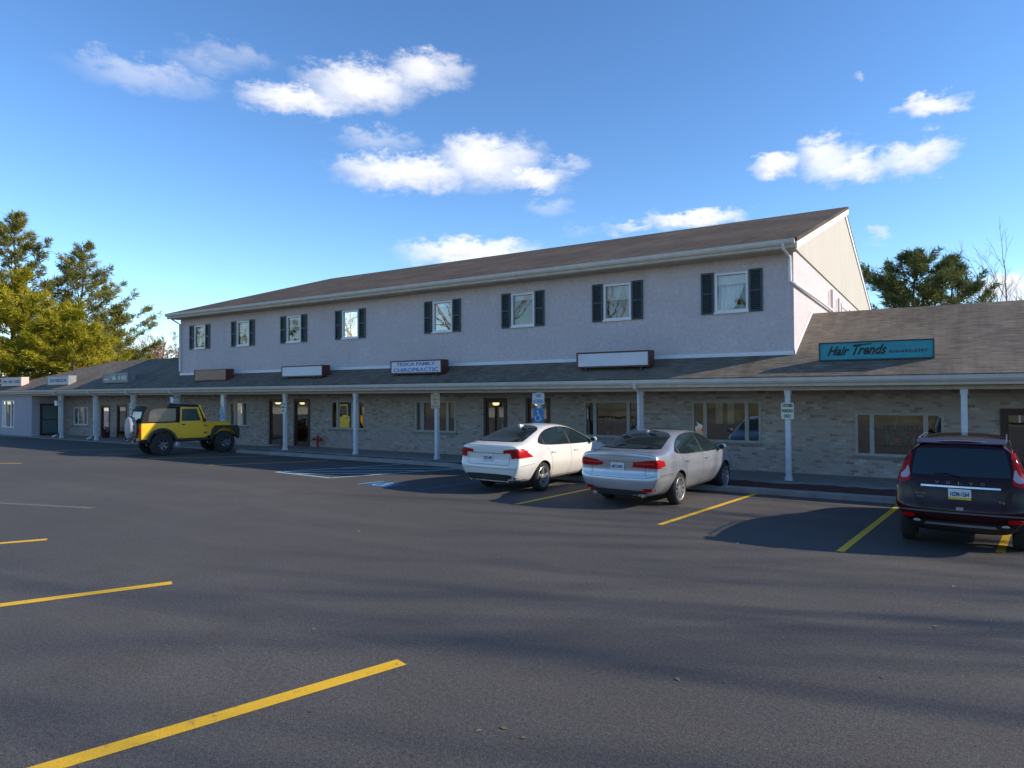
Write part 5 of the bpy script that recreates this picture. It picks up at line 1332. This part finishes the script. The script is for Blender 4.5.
CLOUDS = [(-50.2,22.6,5.0,1.3,1),(-45.1,24.0,6.2,2.0,1),(-39.9,25.4,3.6,1.9,.95),(-61.5,22.6,6.5,1.5,.60),(-57,24.2,4,1.0,.5),(-55.1,25.0,4.5,1.1,.5),(-44.3,20.3,4.0,1.2,.6),
 (-42.2,17.9,7.0,1.7,1),(-35.0,19.0,5.6,2.5,1),(-31.0,17.6,3.4,1.3,1),(-28.2,18.8,2.0,.8,.6),(-36.4,11.8,7.0,1.5,1),(-29.7,15.4,2.8,.9,.55),(-18.2,14.0,5.2,.9,1),(-23.5,13.7,2.5,.6,.7),
 (-12.1,17.5,2.2,1.1,1),(-8.1,17.7,3.1,1.7,.95),(-6.4,16.5,4.4,1.3,.95),(-2.2,16.6,3.2,1.5,.9),(-1.2,19.9,2.5,1.0,1),(-5.6,22.5,.8,.4,.6),(-4.8,11.6,.9,.6,.6),(3.0,7.0,2.6,1.6,1),(-28.8,16.7,2.5,.5,.35),(-27.2,13.4,2.5,.7,.4),]
tot = None; top = None
for a, e_, ra, re, op in CLOUDS:
    dx = M('DIVIDE', M('SUBTRACT', azw, a), ra*1.14); dy = M('DIVIDE', M('SUBTRACT', elw, e_), re*1.14)
    r2 = M('ADD', M('MULTIPLY', dx, dx), M('MULTIPLY', dy, dy))
    v = M('MULTIPLY', M('SUBTRACT', 1.0, r2, clamp=True), op)
    tot = v if tot is None else M('MAXIMUM', tot, v)
    s_ = M('MULTIPLY', v, M('ADD', M('MULTIPLY', dy, .5), .5)); top = s_ if top is None else M('MAXIMUM', top, s_)
dens = M('SUBTRACT', tot, M('MULTIPLY', M('ADD', M('MULTIPLY', n2, .75), M('MULTIPLY', n1, .35)), .72))
cr = N(nt, 'MapRange', interpolation_type='SMOOTHSTEP'); cr.inputs[1].default_value = -.24; cr.inputs[2].default_value = .72
nt.links.new(dens, cr.inputs[0])
shade = N(nt, 'MapRange'); shade.inputs[1].default_value = .15; shade.inputs[2].default_value = .62; nt.links.new(M('ADD', top, M('MULTIPLY', wz2, .5)), shade.inputs[0])
ccol = mixc(nt, shade.outputs[0], (2.8, 2.85, 3.2), (4.1, 4.0, 3.95))
hs = N(nt, 'HueSaturation'); hs.inputs['Saturation'].default_value = 1.08; hs.inputs['Value'].default_value = .9; nt.links.new(sky.outputs[0], hs.inputs['Color'])
gm = N(nt, 'Gamma'); gm.inputs[1].default_value = 1.19; sc_ = mixc(nt, 1.0, hs.outputs[0], (1/5.2,)*3, 'MULTIPLY'); nt.links.new(sc_, gm.inputs[0])
skyc = mixc(nt, 1.0, gm.outputs[0], (4.25, 4.4, 4.55), 'MULTIPLY')
col = mixc(nt, M('MULTIPLY', cr.outputs[0], .90), skyc, ccol)
nt.links.new(col, bg.inputs[0])

sun = bpy.data.lights.new('sun', 'SUN'); sun.energy = 3.0; sun.angle = R(.5); sun.color = (1, .88, .72)
so = bpy.data.objects.new('sun', sun); COL.objects.link(so)
d = Vector((math.sin(R(SUN_AZ))*math.cos(R(SUN_EL)), math.cos(R(SUN_AZ))*math.cos(R(SUN_EL)), math.sin(R(SUN_EL))))
so.rotation_euler = d.to_track_quat('Z', 'Y').to_euler(); so.location = d*60

cam = bpy.data.cameras.new('camera'); co = bpy.data.objects.new('camera', cam); COL.objects.link(co); scene.camera = co
cam.sensor_width = 36; cam.lens = 683.19/1024*36; cam.clip_end = 2000; cam.clip_start = .05
pit, yaw, roll = .01656, .57516, -.004316
fw = Vector((-math.sin(yaw)*math.cos(pit), math.cos(yaw)*math.cos(pit), math.sin(pit))); r = Vector((math.cos(yaw), math.sin(yaw), 0)); u = r.cross(fw)
r2 = r*math.cos(roll)+u*math.sin(roll); u2 = -r*math.sin(roll)+u*math.cos(roll)
mw = Matrix((r2, u2, -fw)).transposed().to_4x4(); mw.translation = (0, 0, 2.45); co.matrix_world = mw
vs_ = scene.view_settings; vs_.view_transform = 'Standard'; vs_.look = 'None'; vs_.gamma = 1; vs_.exposure = 1.06; vs_.use_curve_mapping = False
world.cycles.sampling_method = 'MANUAL'; world.cycles.sample_map_resolution = 512
scene.cycles.max_bounces = 6; scene.cycles.diffuse_bounces = 3; scene.cycles.glossy_bounces = 3; scene.cycles.transparent_max_bounces = 12
scene.render.film_transparent = False
